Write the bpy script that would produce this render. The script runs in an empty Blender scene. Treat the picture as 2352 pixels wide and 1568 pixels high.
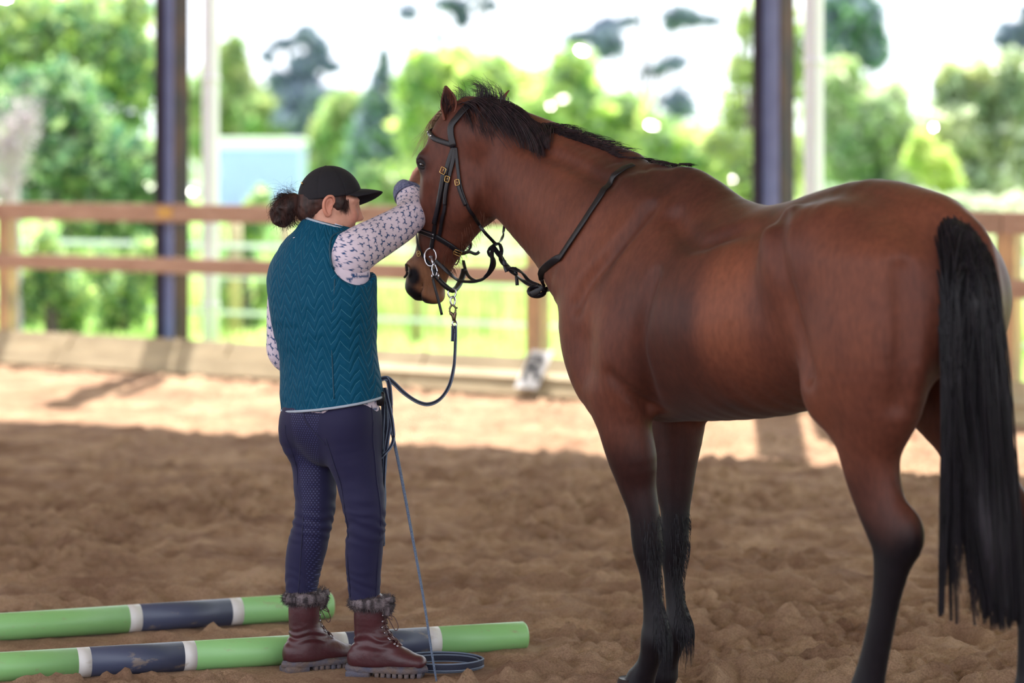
import bpy, math, random
import numpy as np
from mathutils import Vector, Matrix
R = math.radians
rng = np.random.default_rng(7)
random.seed(7)

# ---------------------------------------------------------------- camera
CAMZ, FPX, CX, HY = 1.6, 6400.0, 1176.0, 400.0      # eye height, focal length in pixels, centre column, horizon row
cam = bpy.data.cameras.new('camera')
camera = bpy.data.objects.new('camera', cam)
bpy.context.scene.collection.objects.link(camera)
camera.location = (0, 0, CAMZ)
camera.rotation_euler = (R(90), 0, 0)
cam.sensor_width = 36.0
cam.lens = 36.0 * FPX / 2352.0
cam.shift_y = -(784.0 - HY) / 2352.0
cam.clip_end = 600
cam.dof.use_dof = True
cam.dof.focus_distance = 8.75
cam.dof.aperture_fstop = 1.8
bpy.context.scene.camera = camera

# ---------------------------------------------------------------- sky, sun, exposure
world = bpy.data.worlds.new('sky')
bpy.context.scene.world = world
world.use_nodes = True
_n = world.node_tree.nodes; _l = world.node_tree.links
_n.clear()
_out = _n.new('ShaderNodeOutputWorld'); _bg = _n.new('ShaderNodeBackground')
_bg.inputs[0].default_value = (0.86, 0.91, 1.0, 1); _bg.inputs[1].default_value = 1.25
_l.new(_bg.outputs[0], _out.inputs[0])
sun = bpy.data.lights.new('sun', 'SUN'); sun.energy = 8.0; sun.angle = R(0.53); sun.color = (1.0, 0.93, 0.82)
sun_object = bpy.data.objects.new('sun', sun)
bpy.context.scene.collection.objects.link(sun_object)
SUN_EL = R(58)
_sd = Vector((0.08 * math.cos(SUN_EL), math.cos(SUN_EL), math.sin(SUN_EL))).normalized()
sun_object.rotation_euler = _sd.to_track_quat('Z', 'Y').to_euler()
vs = bpy.context.scene.view_settings
vs.view_transform = 'Standard'; vs.look = 'None'; vs.gamma = 1.0; vs.use_curve_mapping = False
vs.exposure = 1.12

# ---------------------------------------------------------------- helpers
COL = bpy.context.scene.collection

def px(u, v, d):
    """3-D point seen at pixel (u, v) at depth d."""
    return np.array([(u - CX) / FPX * d, d, CAMZ - (v - HY) / FPX * d])

def ground(u, v):
    d = FPX * CAMZ / (v - HY)
    return np.array([(u - CX) / FPX * d, d, 0.0])

def empty(name, loc=(0, 0, 0), label=None, cat=None, group=None):
    o = bpy.data.objects.new(name, None); COL.objects.link(o)
    o.location = loc
    tag(o, label, cat, group)
    return o

def tag(o, label=None, cat=None, group=None, kind=None):
    if label: o['label'] = label
    if cat: o['category'] = cat
    if group: o['group'] = group
    if kind: o['kind'] = kind
    return o

def link(name, me, mat=None, parent=None, smooth=True):
    o = bpy.data.objects.new(name, me); COL.objects.link(o)
    if mat is not None:
        for m in (mat if isinstance(mat, (list, tuple)) else [mat]): me.materials.append(m)
    if parent is not None:
        o.parent = parent
        if parent.type == 'EMPTY': o.matrix_parent_inverse = Matrix.Translation(-Vector(parent.location))
    if smooth: me.polygons.foreach_set('use_smooth', np.ones(len(me.polygons), bool))
    return o

def np_mesh(V, F, name='mesh'):
    """V (n,3), F (m,k) array of equal-size faces."""
    V = np.asarray(V, np.float32); F = np.asarray(F, np.int32)
    me = bpy.data.meshes.new(name)
    me.vertices.add(len(V)); me.vertices.foreach_set('co', V.ravel())
    k = F.shape[1]
    me.loops.add(F.size); me.loops.foreach_set('vertex_index', F.ravel())
    me.polygons.add(len(F)); me.polygons.foreach_set('loop_start', np.arange(0, F.size, k, dtype=np.int32))
    me.update(calc_edges=True)
    return me

class MB:
    """collects pieces with mixed faces into one mesh."""
    def __init__(s): s.v = []; s.f = []
    def add(s, V, F):
        n = len(s.v); s.v += [tuple(map(float, p)) for p in V]; s.f += [tuple(int(i) + n for i in f) for f in F]
        return s
    def box(s, c, size, rot=None, bev=0.0):
        hx, hy, hz = [q / 2 for q in size]
        if bev > 0:
            V = []
            for sx in (-1, 1):
                for sy in (-1, 1):
                    for sz in (-1, 1):
                        V += [(sx * hx, sy * (hy - bev), sz * (hz - bev)), (sx * (hx - bev), sy * hy, sz * (hz - bev)), (sx * (hx - bev), sy * (hy - bev), sz * hz)]
            import bmesh
            bm = bmesh.new()
            for p in V: bm.verts.new(p)
            r = bmesh.ops.convex_hull(bm, input=bm.verts)
            bm.verts.index_update()
            V = [v.co.copy() for v in bm.verts]; F = [[v.index for v in f.verts] for f in bm.faces]
            bm.free()
        else:
            V = [(x, y, z) for x in (-hx, hx) for y in (-hy, hy) for z in (-hz, hz)]
            F = [(0, 1, 3, 2), (4, 6, 7, 5), (0, 4, 5, 1), (2, 3, 7, 6), (0, 2, 6, 4), (1, 5, 7, 3)]
        M = rot if rot is not None else Matrix.Identity(3)
        V = [M @ Vector(p) + Vector(c) for p in V]
        return s.add(V, F)
    def tube(s, pts, rad, n=8, flat=1.0, upref=(0, 0, 1), caps=True):
        """swept tube; rad scalar or list; flat squashes along the local normal (strap = small)."""
        V, F = sweep_mesh(pts, rad, n, flat, upref, caps)
        return s.add(V, F)
    def build(s, name, mat=None, parent=None, smooth=True):
        me = bpy.data.meshes.new(name); me.from_pydata(s.v, [], s.f); me.update()
        return link(name, me, mat, parent, smooth)

def catmull(P, k=4, closed=False):
    """Catmull-Rom resample of rows P."""
    P = np.asarray(P, float)
    if k <= 1: return P
    n = len(P); out = []
    rngk = range(n if closed else n - 1)
    for i in rngk:
        if closed: p0, p1, p2, p3 = P[(i - 1) % n], P[i], P[(i + 1) % n], P[(i + 2) % n]
        else: p0, p1, p2, p3 = P[max(i - 1, 0)], P[i], P[i + 1], P[min(i + 2, n - 1)]
        for j in range(k):
            t = j / k
            out.append(0.5 * ((2 * p1) + (-p0 + p2) * t + (2 * p0 - 5 * p1 + 4 * p2 - p3) * t * t + (-p0 + 3 * p1 - 3 * p2 + p3) * t ** 3))
    if not closed: out.append(P[-1])
    return np.array(out)

def sweep_mesh(pts, rad, n=8, flat=1.0, upref=(0, 0, 1), caps=True, closed=False):
    P = np.asarray(pts, float); m = len(P)
    rad = np.full(m, rad) if np.isscalar(rad) else np.asarray(rad, float)
    T = np.gradient(P, axis=0)
    if closed: T = np.roll(P, -1, 0) - np.roll(P, 1, 0)
    T /= np.linalg.norm(T, axis=1)[:, None] + 1e-12
    up = np.asarray(upref, float)
    if up.ndim == 1: up = np.tile(up, (m, 1))
    S = np.cross(T, up); bad = np.linalg.norm(S, axis=1) < 1e-4
    S[bad] = np.cross(T[bad], (1, 0.3, 0.1))
    S /= np.linalg.norm(S, axis=1)[:, None]
    U = np.cross(S, T)
    a = np.arange(n) * 2 * math.pi / n + math.pi / n
    V = (P[:, None] + rad[:, None, None] * (np.cos(a)[None, :, None] * S[:, None] + flat * np.sin(a)[None, :, None] * U[:, None])).reshape(-1, 3)
    F = []
    for i in range(m if closed else m - 1):
        j2 = (i + 1) % m
        for j in range(n):
            F.append((i * n + j, i * n + (j + 1) % n, j2 * n + (j + 1) % n, j2 * n + j))
    if caps and not closed:
        F.append(tuple(range(n - 1, -1, -1))); F.append(tuple((m - 1) * n + j for j in range(n)))
    return V, F

def sweep_uv_mesh(P, rad_s, rad_u, side, n=48):
    """tube with explicit side vectors, returns V, F(quads), U,V coordinates per vertex (metres)."""
    P = np.asarray(P, float); m = len(P)
    T = np.gradient(P, axis=0); T /= np.linalg.norm(T, axis=1)[:, None]
    S = np.asarray(side, float)
    if S.ndim == 1: S = np.tile(S, (m, 1))
    S = S - (S * T).sum(1)[:, None] * T; S /= np.linalg.norm(S, axis=1)[:, None]
    U = np.cross(T, S)
    a = np.arange(n) * 2 * math.pi / n
    V = P[:, None] + rad_s[:, None, None] * np.cos(a)[None, :, None] * S[:, None] + rad_u[:, None, None] * np.sin(a)[None, :, None] * U[:, None]
    L = np.concatenate([[0], np.cumsum(np.linalg.norm(np.diff(P, axis=0), axis=1))])
    r = float(np.mean((rad_s + rad_u) / 2))
    uu = a[None, :] * (np.convolve((rad_s + rad_u) / 2, np.ones(5) / 5, 'same') * 0 + (rad_s + rad_u) / 2)[:, None]; vv = np.vstack([np.zeros((1, n)), np.cumsum(np.linalg.norm(np.diff(V, axis=0), axis=2), axis=0)])
    i = np.arange(m - 1)[:, None] * n; j = np.arange(n)[None]
    F = np.stack([i + j, i + (j + 1) % n, i + n + (j + 1) % n, i + n + j], -1).reshape(-1, 4)
    return V.reshape(-1, 3), F, uu.ravel(), vv.ravel()

# ---- materials
def nodemat(name):
    m = bpy.data.materials.new(name); m.use_nodes = True
    nt = m.node_tree; b = nt.nodes['Principled BSDF']
    return m, nt, b

def sock(nt, a, b): nt.links.new(a, b)

def srgb(r, g, b):
    f = lambda c: (c / 255 / 12.92) if c / 255 <= 0.04045 else ((c / 255 + 0.055) / 1.055) ** 2.4
    return (f(r), f(g), f(b), 1)

def mat(name, col, rough=0.6, metal=0.0, var=0.0, scale=20.0, bump=0.0, bscale=None, stretch=(1, 1, 1), sheen=0.0, spec=0.5, col2=None, detail=4, trans=0.0, coat=0.0, wave=None, rnd=0.0):
    """principled material; col/col2 linear rgba; noise mixes between col and col2 (or darker col)."""
    m, nt, b = nodemat(name)
    b.inputs['Base Color'].default_value = col
    b.inputs['Roughness'].default_value = rough; b.inputs['Metallic'].default_value = metal
    b.inputs['Specular IOR Level'].default_value = spec
    if sheen: b.inputs['Sheen Weight'].default_value = sheen; b.inputs['Sheen Roughness'].default_value = 0.4
    if coat: b.inputs['Coat Weight'].default_value = coat; b.inputs['Coat Roughness'].default_value = 0.2
    tc = nt.nodes.new('ShaderNodeTexCoord'); mp = nt.nodes.new('ShaderNodeMapping')
    mp.inputs['Scale'].default_value = stretch
    sock(nt, tc.outputs['Object'], mp.inputs[0])
    last = None
    if var > 0 or col2 is not None:
        nz = nt.nodes.new('ShaderNodeTexNoise'); nz.inputs['Scale'].default_value = scale; nz.inputs['Detail'].default_value = detail
        sock(nt, mp.outputs[0], nz.inputs[0])
        rp = nt.nodes.new('ShaderNodeMapRange'); rp.inputs[1].default_value = 0.35; rp.inputs[2].default_value = 0.65
        sock(nt, nz.outputs[0], rp.inputs[0])
        mx = nt.nodes.new('ShaderNodeMix'); mx.data_type = 'RGBA'
        mx.inputs[6].default_value = col
        mx.inputs[7].default_value = col2 if col2 is not None else tuple([c * (1 - var) for c in col[:3]] + [1])
        sock(nt, rp.outputs[0], mx.inputs[0]); last = mx.outputs[2]
    if rnd > 0:
        oi = nt.nodes.new('ShaderNodeObjectInfo'); hs = nt.nodes.new('ShaderNodeHueSaturation')
        mr = nt.nodes.new('ShaderNodeMapRange'); mr.inputs[3].default_value = 1 - rnd; mr.inputs[4].default_value = 1 + rnd
        sock(nt, oi.outputs['Random'], mr.inputs[0]); sock(nt, mr.outputs[0], hs.inputs['Value'])
        if last is not None: sock(nt, last, hs.inputs['Color'])
        else: hs.inputs['Color'].default_value = col
        last = hs.outputs[0]
    if last is not None: sock(nt, last, b.inputs['Base Color'])
    if bump > 0:
        n2 = nt.nodes.new('ShaderNodeTexNoise'); n2.inputs['Scale'].default_value = bscale or scale * 3; n2.inputs['Detail'].default_value = 6
        sock(nt, mp.outputs[0], n2.inputs[0])
        bp = nt.nodes.new('ShaderNodeBump'); bp.inputs['Strength'].default_value = bump; bp.inputs['Distance'].default_value = 0.01
        sock(nt, n2.outputs[0], bp.inputs['Height']); sock(nt, bp.outputs[0], b.inputs['Normal'])
    return m

def vcol_mat(name, rough=0.5, bump=0.3, bscale=180, stretch=(1, 1, 1), sheen=0.0, spec=0.4, var=0.12, vscale=60):
    """colour from the vertex attribute 'Col' times a fine noise."""
    m, nt, b = nodemat(name)
    at = nt.nodes.new('ShaderNodeAttribute'); at.attribute_name = 'Col'
    tc = nt.nodes.new('ShaderNodeTexCoord'); mp = nt.nodes.new('ShaderNodeMapping'); mp.inputs['Scale'].default_value = stretch
    sock(nt, tc.outputs['Object'], mp.inputs[0])
    nz = nt.nodes.new('ShaderNodeTexNoise'); nz.inputs['Scale'].default_value = vscale; nz.inputs['Detail'].default_value = 5
    sock(nt, mp.outputs[0], nz.inputs[0])
    mr = nt.nodes.new('ShaderNodeMapRange'); mr.inputs[1].default_value = 0.3; mr.inputs[2].default_value = 0.7
    mr.inputs[3].default_value = 1 - var; mr.inputs[4].default_value = 1 + var
    sock(nt, nz.outputs[0], mr.inputs[0])
    mx = nt.nodes.new('ShaderNodeVectorMath'); mx.operation = 'SCALE'
    sock(nt, at.outputs['Color'], mx.inputs[0]); sock(nt, mr.outputs[0], mx.inputs['Scale'])
    sock(nt, mx.outputs[0], b.inputs['Base Color'])
    b.inputs['Roughness'].default_value = rough; b.inputs['Specular IOR Level'].default_value = spec
    if sheen: b.inputs['Sheen Weight'].default_value = sheen; b.inputs['Sheen Roughness'].default_value = 0.35
    if bump:
        n2 = nt.nodes.new('ShaderNodeTexNoise'); n2.inputs['Scale'].default_value = bscale; n2.inputs['Detail'].default_value = 4
        sock(nt, mp.outputs[0], n2.inputs[0])
        bp = nt.nodes.new('ShaderNodeBump'); bp.inputs['Strength'].default_value = bump; bp.inputs['Distance'].default_value = 0.004
        sock(nt, n2.outputs[0], bp.inputs['Height']); sock(nt, bp.outputs[0], b.inputs['Normal'])
    return m

def set_col(me, C):
    a = me.color_attributes.new('Col', 'FLOAT_COLOR', 'POINT')
    C = np.asarray(C, np.float32)
    if C.shape[1] == 3: C = np.concatenate([C, np.ones((len(C), 1), np.float32)], 1)
    a.data.foreach_set('color', C.ravel())

def verts(me):
    V = np.empty(len(me.vertices) * 3, np.float32); me.vertices.foreach_get('co', V); return V.reshape(-1, 3)

def sstep(x, a, b):
    t = np.clip((x - a) / (b - a), 0, 1); return t * t * (3 - 2 * t)

def mixc(A, B, t):
    t = np.asarray(t)[..., None]; return A * (1 - t) + np.asarray(B)[..., :3] * t

def noise3(P, scale, seed=0):
    """smooth value noise at points P (n,3), -1..1"""
    Q = np.asarray(P, float) * scale + seed * 17.31
    I = np.floor(Q).astype(np.int64); f = Q - I; f = f * f * (3 - 2 * f)
    def h(i, j, k):
        n = (i * 73856093) ^ (j * 19349663) ^ (k * 83492791) ^ (seed * 2654435)
        n = (n ^ (n >> 13)) * 1274126177
        return ((n ^ (n >> 16)) & 0xffff) / 32767.5 - 1
    r = 0
    for a in (0, 1):
        for b in (0, 1):
            for c in (0, 1):
                w = (f[:, 0] if a else 1 - f[:, 0]) * (f[:, 1] if b else 1 - f[:, 1]) * (f[:, 2] if c else 1 - f[:, 2])
                r = r + w * h(I[:, 0] + a, I[:, 1] + b, I[:, 2] + c)
    return r

# ---------------------------------------------------------------- implicit bodies: smooth unions of swept sections, meshed by surface nets
class Vol:
    def __init__(s, lo, hi, h):
        s.lo = np.array(lo, float); s.h = h
        s.n = np.ceil((np.array(hi) - s.lo) / h).astype(int) + 1
        s.D = np.full(s.n, 0.3, np.float32)
    def box(s, lo, hi):
        a = np.clip(np.floor((np.array(lo) - s.lo) / s.h).astype(int), 0, s.n)
        b = np.clip(np.ceil((np.array(hi) - s.lo) / s.h).astype(int) + 1, 0, s.n)
        sl = tuple(slice(int(x), int(y)) for x, y in zip(a, b))
        ax = [s.lo[i] + s.h * np.arange(a[i], b[i]) for i in range(3)]
        return sl, ax
    def merge(s, sl, d, k, mode):
        A = s.D[sl]
        if mode == 'sub':                                   # smooth subtraction
            d = -d; h = np.maximum(k - np.abs(A - d), 0) / k; s.D[sl] = np.maximum(A, d) + h * h * k / 4
        elif mode == 'and':
            h = np.maximum(k - np.abs(A - d), 0) / k; s.D[sl] = np.maximum(A, d) + h * h * k / 4
        else:
            h = np.maximum(k - np.abs(A - d), 0) / k; s.D[sl] = np.minimum(A, d) - h * h * k / 4
    def sweep(s, P, w, hu, hd, side, k=0.03, mode='add', res=3, n=2.0, grow=0.0):
        """P centres, w half width along side, hu/hd half heights on either side of the other axis (side x axis)."""
        P = np.asarray(P, float)
        A = np.column_stack([P, np.broadcast_to(w, len(P)), np.broadcast_to(hu, len(P)), np.broadcast_to(hd, len(P))])
        S = np.asarray(side, float); S = np.tile(S, (len(P), 1)) if S.ndim == 1 else S
        A = catmull(np.column_stack([A, S]), res)
        P, w, hu, hd, S = A[:, :3], A[:, 3] + grow, A[:, 4] + grow, A[:, 5] + grow, A[:, 6:9]
        m = max(w.max(), hu.max(), hd.max()) + k + 2 * s.h
        sl, ax = s.box(P.min(0) - m, P.max(0) + m)
        X, Y, Z = np.meshgrid(*ax, indexing='ij'); shp = X.shape
        if X.size == 0: return
        Q = np.stack([X, Y, Z], -1).reshape(-1, 3).astype(np.float32)
        best = np.full(len(Q), 9.0, np.float32)
        for i in range(len(P) - 1):
            a, b = P[i], P[i + 1]; ab = b - a; L2 = ab @ ab
            if L2 < 1e-10: continue
            L = math.sqrt(L2); T = ab / L
            rr = max(w[i], w[i + 1], hu[i], hu[i + 1], hd[i], hd[i + 1]) + k + 2 * s.h
            q0 = Q - (a + b).astype(np.float32) / 2
            sel = np.nonzero((q0 * q0).sum(1) < (rr + L / 2) ** 2)[0]
            if len(sel) == 0: continue
            q = Q[sel] - a.astype(np.float32)
            t = np.clip(q @ T.astype(np.float32) / L, 0, 1)
            ql = q @ T.astype(np.float32) - t * L
            Si = S[i] - (S[i] @ T) * T; Si /= np.linalg.norm(Si); U = np.cross(T, Si)
            qs = q @ Si.astype(np.float32); qu = q @ U.astype(np.float32)
            ww = w[i] + (w[i + 1] - w[i]) * t
            hh = np.where(qu > 0, hu[i] + (hu[i + 1] - hu[i]) * t, hd[i] + (hd[i + 1] - hd[i]) * t)
            mn = np.minimum(ww, hh)
            if n == 2.0: r = np.sqrt((qs / ww) ** 2 + (qu / hh) ** 2 + (ql / mn) ** 2)
            else: r = (np.abs(qs / ww) ** n + np.abs(qu / hh) ** n + np.abs(ql / mn) ** n) ** (1 / n)
            d = (r - 1) * mn
            best[sel] = np.minimum(best[sel], d)
        s.merge(sl, best.reshape(shp), k, mode)
    def ball(s, c, r, k=0.03, mode='add', rot=None):
        """ellipsoid, r scalar or 3 radii, rot rows = axes"""
        r = np.full(3, r) if np.isscalar(r) else np.asarray(r, float)
        c = np.asarray(c, float); m = r.max() + k + 2 * s.h
        sl, ax = s.box(c - m, c + m)
        X, Y, Z = np.meshgrid(ax[0] - c[0], ax[1] - c[1], ax[2] - c[2], indexing='ij')
        if X.size == 0: return
        if rot is not None:
            M = np.asarray(rot, float)
            X, Y, Z = [M[i, 0] * X + M[i, 1] * Y + M[i, 2] * Z for i in range(3)]
        d = (np.sqrt((X / r[0]) ** 2 + (Y / r[1]) ** 2 + (Z / r[2]) ** 2) - 1) * r.min()
        s.merge(sl, d.astype(np.float32), k, mode)
    def cone(s, a, b, r1, r2, k=0.02, mode='add'):
        d = np.asarray(b, float) - np.asarray(a, float)
        side = np.cross(d, (0.3, 0.5, 0.81)); side /= np.linalg.norm(side)
        s.sweep([a, b], [r1, r2], [r1, r2], [r1, r2], side, k, mode, res=1)
    def halfspace(s, p, nrm, k=0.005):
        """keep what lies behind the plane (points with (x-p).n < 0)"""
        nrm = np.asarray(nrm, float); nrm = nrm / np.linalg.norm(nrm)
        ax = [s.lo[i] + s.h * np.arange(s.n[i]) for i in range(3)]
        d = ((ax[0] - p[0]) * nrm[0])[:, None, None] + ((ax[1] - p[1]) * nrm[1])[None, :, None] + ((ax[2] - p[2]) * nrm[2])[None, None]
        s.merge((slice(None),) * 3, d.astype(np.float32), k, 'and')
    def mesh(s):
        D = s.D; D[0] = D[-1] = 0.1; D[:, 0] = D[:, -1] = 0.1; D[:, :, 0] = D[:, :, -1] = 0.1
        ins = D < 0
        nx, ny, nz = D.shape
        c = [ins[i:nx - 1 + i, j:ny - 1 + j, k:nz - 1 + k] for i in (0, 1) for j in (0, 1) for k in (0, 1)]
        cnt = sum(x.astype(np.int8) for x in c)
        cells = np.argwhere((cnt > 0) & (cnt < 8))
        idx = np.full((nx - 1, ny - 1, nz - 1), -1, np.int32)
        idx[tuple(cells.T)] = np.arange(len(cells))
        acc = np.zeros((len(cells), 3)); num = np.zeros(len(cells))
        corner = [(i, j, k) for i in (0, 1) for j in (0, 1) for k in (0, 1)]
        vals = [D[cells[:, 0] + i, cells[:, 1] + j, cells[:, 2] + k] for i, j, k in corner]
        for a in range(8):
            for b in range(a + 1, 8):
                if sum(abs(corner[a][q] - corner[b][q]) for q in range(3)) != 1: continue
                va, vb = vals[a], vals[b]; x = (va < 0) != (vb < 0)
                t = np.where(x, va / np.where(x, va - vb, 1), 0)
                p = np.array(corner[a]) + t[:, None] * (np.array(corner[b]) - np.array(corner[a]))
                acc += p * x[:, None]; num += x
        V = s.lo + s.h * (cells + acc / num[:, None])
        F = []
        for ax in range(3):
            sh = [slice(None)] * 3; sh2 = [slice(None)] * 3
            sh[ax] = slice(0, -1); sh2[ax] = slice(1, None)
            x = ins[tuple(sh)] != ins[tuple(sh2)]
            e = np.argwhere(x)
            o1, o2 = [(1, 2), (2, 0), (0, 1)][ax]
            e = e[(e[:, o1] > 0) & (e[:, o2] > 0)]
            def cid(d1, d2):
                q = e.copy(); q[:, o1] -= d1; q[:, o2] -= d2; return idx[q[:, 0], q[:, 1], q[:, 2]]
            quad = np.stack([cid(1, 1), cid(0, 1), cid(0, 0), cid(1, 0)], 1)
            fl = ins[e[:, 0], e[:, 1], e[:, 2]]
            quad = np.where(fl[:, None], quad, quad[:, ::-1])
            F.append(quad)
        return V, np.concatenate(F)
    def relax(s, V, F, it=2, lam=0.5):
        n = len(V)
        E = np.concatenate([F[:, [0, 1]], F[:, [1, 2]], F[:, [2, 3]], F[:, [3, 0]]])
        deg = np.bincount(E[:, 0], minlength=n).astype(float)
        for _ in range(it):
            A = np.stack([np.bincount(E[:, 0], V[E[:, 1], i], n) for i in range(3)], 1) / np.maximum(deg, 1)[:, None]
            V = V + lam * (A - V)
        return V
# ---------------------------------------------------------------- the setting: sand arena, roof, field
FE = np.array([.791, -.612, 0]); FN = np.array([-.612, -.791, 0])   # along the fence, and from the fence into the arena
FB = np.array([-4.3, 23.4, 0])
def fp(k, n, z): return FB + FE * k + FN * n + np.array([0, 0, z])

def kat(u, n):
    """distance along the fence of the point seen in column u, n metres towards the arena"""
    q = (u - CX) / FPX; b = FB + FN * n
    return (q * b[1] - b[0]) / (FE[0] - q * FE[1])

def sand_height(X, Y):
    P = np.column_stack([X, Y, np.zeros_like(X)])
    h = noise3(P, .9, 3) * .018 + noise3(P, 2.3, 4) * .020
    r = 1 - np.abs(noise3(P, 4.5, 5)); h = h + (r ** 3 - .3) * .024
    r = 1 - np.abs(noise3(P, 9., 6)); h = h + (r ** 2 - .4) * .026
    m = sstep(noise3(P, 1.4, 9), -.6, .4)
    h = h + (.35 + m) * np.maximum(noise3(P, 15., 7), -.25) * .024 + (.5 + m) * np.maximum(noise3(P, 27., 8), -.3) * .017 + (.5 + m) * noise3(P, 46., 10) * .008
    # hoof prints: shallow bowls with a raised rim
    r_ = np.random.default_rng(11)
    for cx, cy, cr in zip(r_.uniform(-4, 4, 260), r_.uniform(8, 18, 260), r_.uniform(.06, .11, 260)):
        sel = (np.abs(X - cx) < .35) & (np.abs(Y - cy) < .35)
        if sel.any():
            d = np.hypot(X[sel] - cx, Y[sel] - cy) / cr
            h[sel] += -.028 * np.exp(-d ** 4) + .014 * np.exp(-((d - 1.35) / .35) ** 2)
    return h
_bl, _br, _cc = ground(700, 1540), ground(876, 1553), ground(1018, 1536)
FLAT = [(.39, 8.30, .25), (.5, 8.55, .2), (.88, 7.48, .25), (1.4, 7.35, .25), (_bl[0], _bl[1], .24), (_br[0], _br[1], .26), (_cc[0], _cc[1], .22)]
PFLAT = [(ground(-60, 1571), ground(1206, 1492)), (ground(-90, 1478), ground(760, 1420))]
def sand_z(X, Y):
    """final height of the sand; smoothed a little where feet and poles rest"""
    h = sand_height(X, Y); w = np.zeros_like(h)
    for (x, y, r) in FLAT: w = np.maximum(w, 1 - sstep(np.hypot(X - x, Y - y), r * .6, r * 1.25))
    for (a, b) in PFLAT:
        d = b[:2] - a[:2]; t = np.clip(((X - a[0]) * d[0] + (Y - a[1]) * d[1]) / (d @ d), 0, 1)
        w = np.maximum(w, .8 * (1 - sstep(np.hypot(X - a[0] - t * d[0], Y - a[1] - t * d[1]), .06, .22)))
    return h * (1 - w) + .003 * w
_y = np.concatenate([np.arange(2, 7.8, .12), np.arange(7.8, 11.5, .0135), np.arange(11.5, 15, .024), np.arange(15, 26, .07)])
_x = np.concatenate([np.arange(-9, -2.4, .12), np.arange(-2.4, 2.4, .0145), np.arange(2.4, 9, .12)])
X, Y = np.meshgrid(_x, _y, indexing='ij')
Xf, Yf = X.ravel(), Y.ravel()
# keep the arena side of the fence only
Zf = sand_z(Xf, Yf)
side = (Xf - FB[0]) * FN[0] + (Yf - FB[1]) * FN[1]
Zf = np.where(side < .3, Zf * np.clip(side / .3, 0, 1), Zf)
V = np.column_stack([Xf, Yf, Zf])
ny = len(_y); i = np.arange(len(_x) - 1)[:, None] * ny; j = np.arange(ny - 1)[None]
F = np.stack([i + j, i + ny + j, i + ny + j + 1, i + j + 1], -1).reshape(-1, 4)
keep = side[F].max(1) > -.12
m_sand, nt, b = nodemat('arena_sand')
tc = nt.nodes.new('ShaderNodeTexCoord')
n1 = nt.nodes.new('ShaderNodeTexNoise'); n1.inputs['Scale'].default_value = 2.2; n1.inputs['Detail'].default_value = 8; n1.inputs['Roughness'].default_value = .65
n2 = nt.nodes.new('ShaderNodeTexNoise'); n2.inputs['Scale'].default_value = 160; n2.inputs['Detail'].default_value = 4
sock(nt, tc.outputs['Object'], n1.inputs[0]); sock(nt, tc.outputs['Object'], n2.inputs[0])
cr = nt.nodes.new('ShaderNodeValToRGB')
cr.color_ramp.elements[0].position = .36; cr.color_ramp.elements[0].color = srgb(164, 128, 106)
cr.color_ramp.elements[1].position = .64; cr.color_ramp.elements[1].color = srgb(216, 180, 150)
sock(nt, n1.outputs[0], cr.inputs[0])
mx = nt.nodes.new('ShaderNodeMix'); mx.data_type = 'RGBA'; mx.blend_type = 'MULTIPLY'; mx.inputs[0].default_value = .55
r2 = nt.nodes.new('ShaderNodeValToRGB'); r2.color_ramp.elements[0].position = .3; r2.color_ramp.elements[0].color = (.56, .50, .45, 1); r2.color_ramp.elements[1].position = .62; r2.color_ramp.elements[1].color = (1.1, 1.08, 1.05, 1)
sock(nt, n2.outputs[0], r2.inputs[0]); sock(nt, cr.outputs[0], mx.inputs[6]); sock(nt, r2.outputs[0], mx.inputs[7]); sock(nt, mx.outputs[2], b.inputs['Base Color'])
b.inputs['Roughness'].default_value = .95; b.inputs['Specular IOR Level'].default_value = .15
bp = nt.nodes.new('ShaderNodeBump'); bp.inputs['Strength'].default_value = 1.0; bp.inputs['Distance'].default_value = .035
n3 = nt.nodes.new('ShaderNodeTexNoise'); n3.inputs['Scale'].default_value = 38; n3.inputs['Detail'].default_value = 9; n3.inputs['Roughness'].default_value = .72
sock(nt, tc.outputs['Object'], n3.inputs[0]); sock(nt, n3.outputs[0], bp.inputs['Height']); sock(nt, bp.outputs[0], b.inputs['Normal'])
floor = link('floor', np_mesh(V, F[keep]), m_sand); tag(floor, kind='structure')
# coarse sand all round, below the detailed sheet
mb = MB()
a, bq, c, d = fp(-40, .0, -.08), fp(40, .0, -.08), fp(40, 70, -.08), fp(-40, 70, -.08)
mb.add([a, bq, c, d], [(0, 1, 2, 3)]); o = mb.build('floor_surround', m_sand, smooth=False); tag(o, kind='structure')

# field outside
m_grass = mat('meadow', srgb(92, 142, 66), .9, scale=.5, col2=srgb(148, 180, 100), bump=.4, bscale=9, spec=.1)
xs = np.linspace(-120, 120, 90); kk = np.concatenate([np.linspace(.28, 20, 60), np.linspace(21, 260, 60)])
X, Y = np.meshgrid(xs, kk, indexing='ij')
P = FB[None] + FE[None] * X.ravel()[:, None] - FN[None] * Y.ravel()[:, None]
P[:, 2] = noise3(P, .25, 2) * .08 * sstep(Y.ravel(), 1, 6) - .02
ny = len(kk); i = np.arange(len(xs) - 1)[:, None] * ny; j = np.arange(ny - 1)[None]
F = np.stack([i + j, i + j + 1, i + ny + j + 1, i + ny + j], -1).reshape(-1, 4)
o = link('ground_meadow', np_mesh(P, F), m_grass); tag(o, kind='structure')

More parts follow.
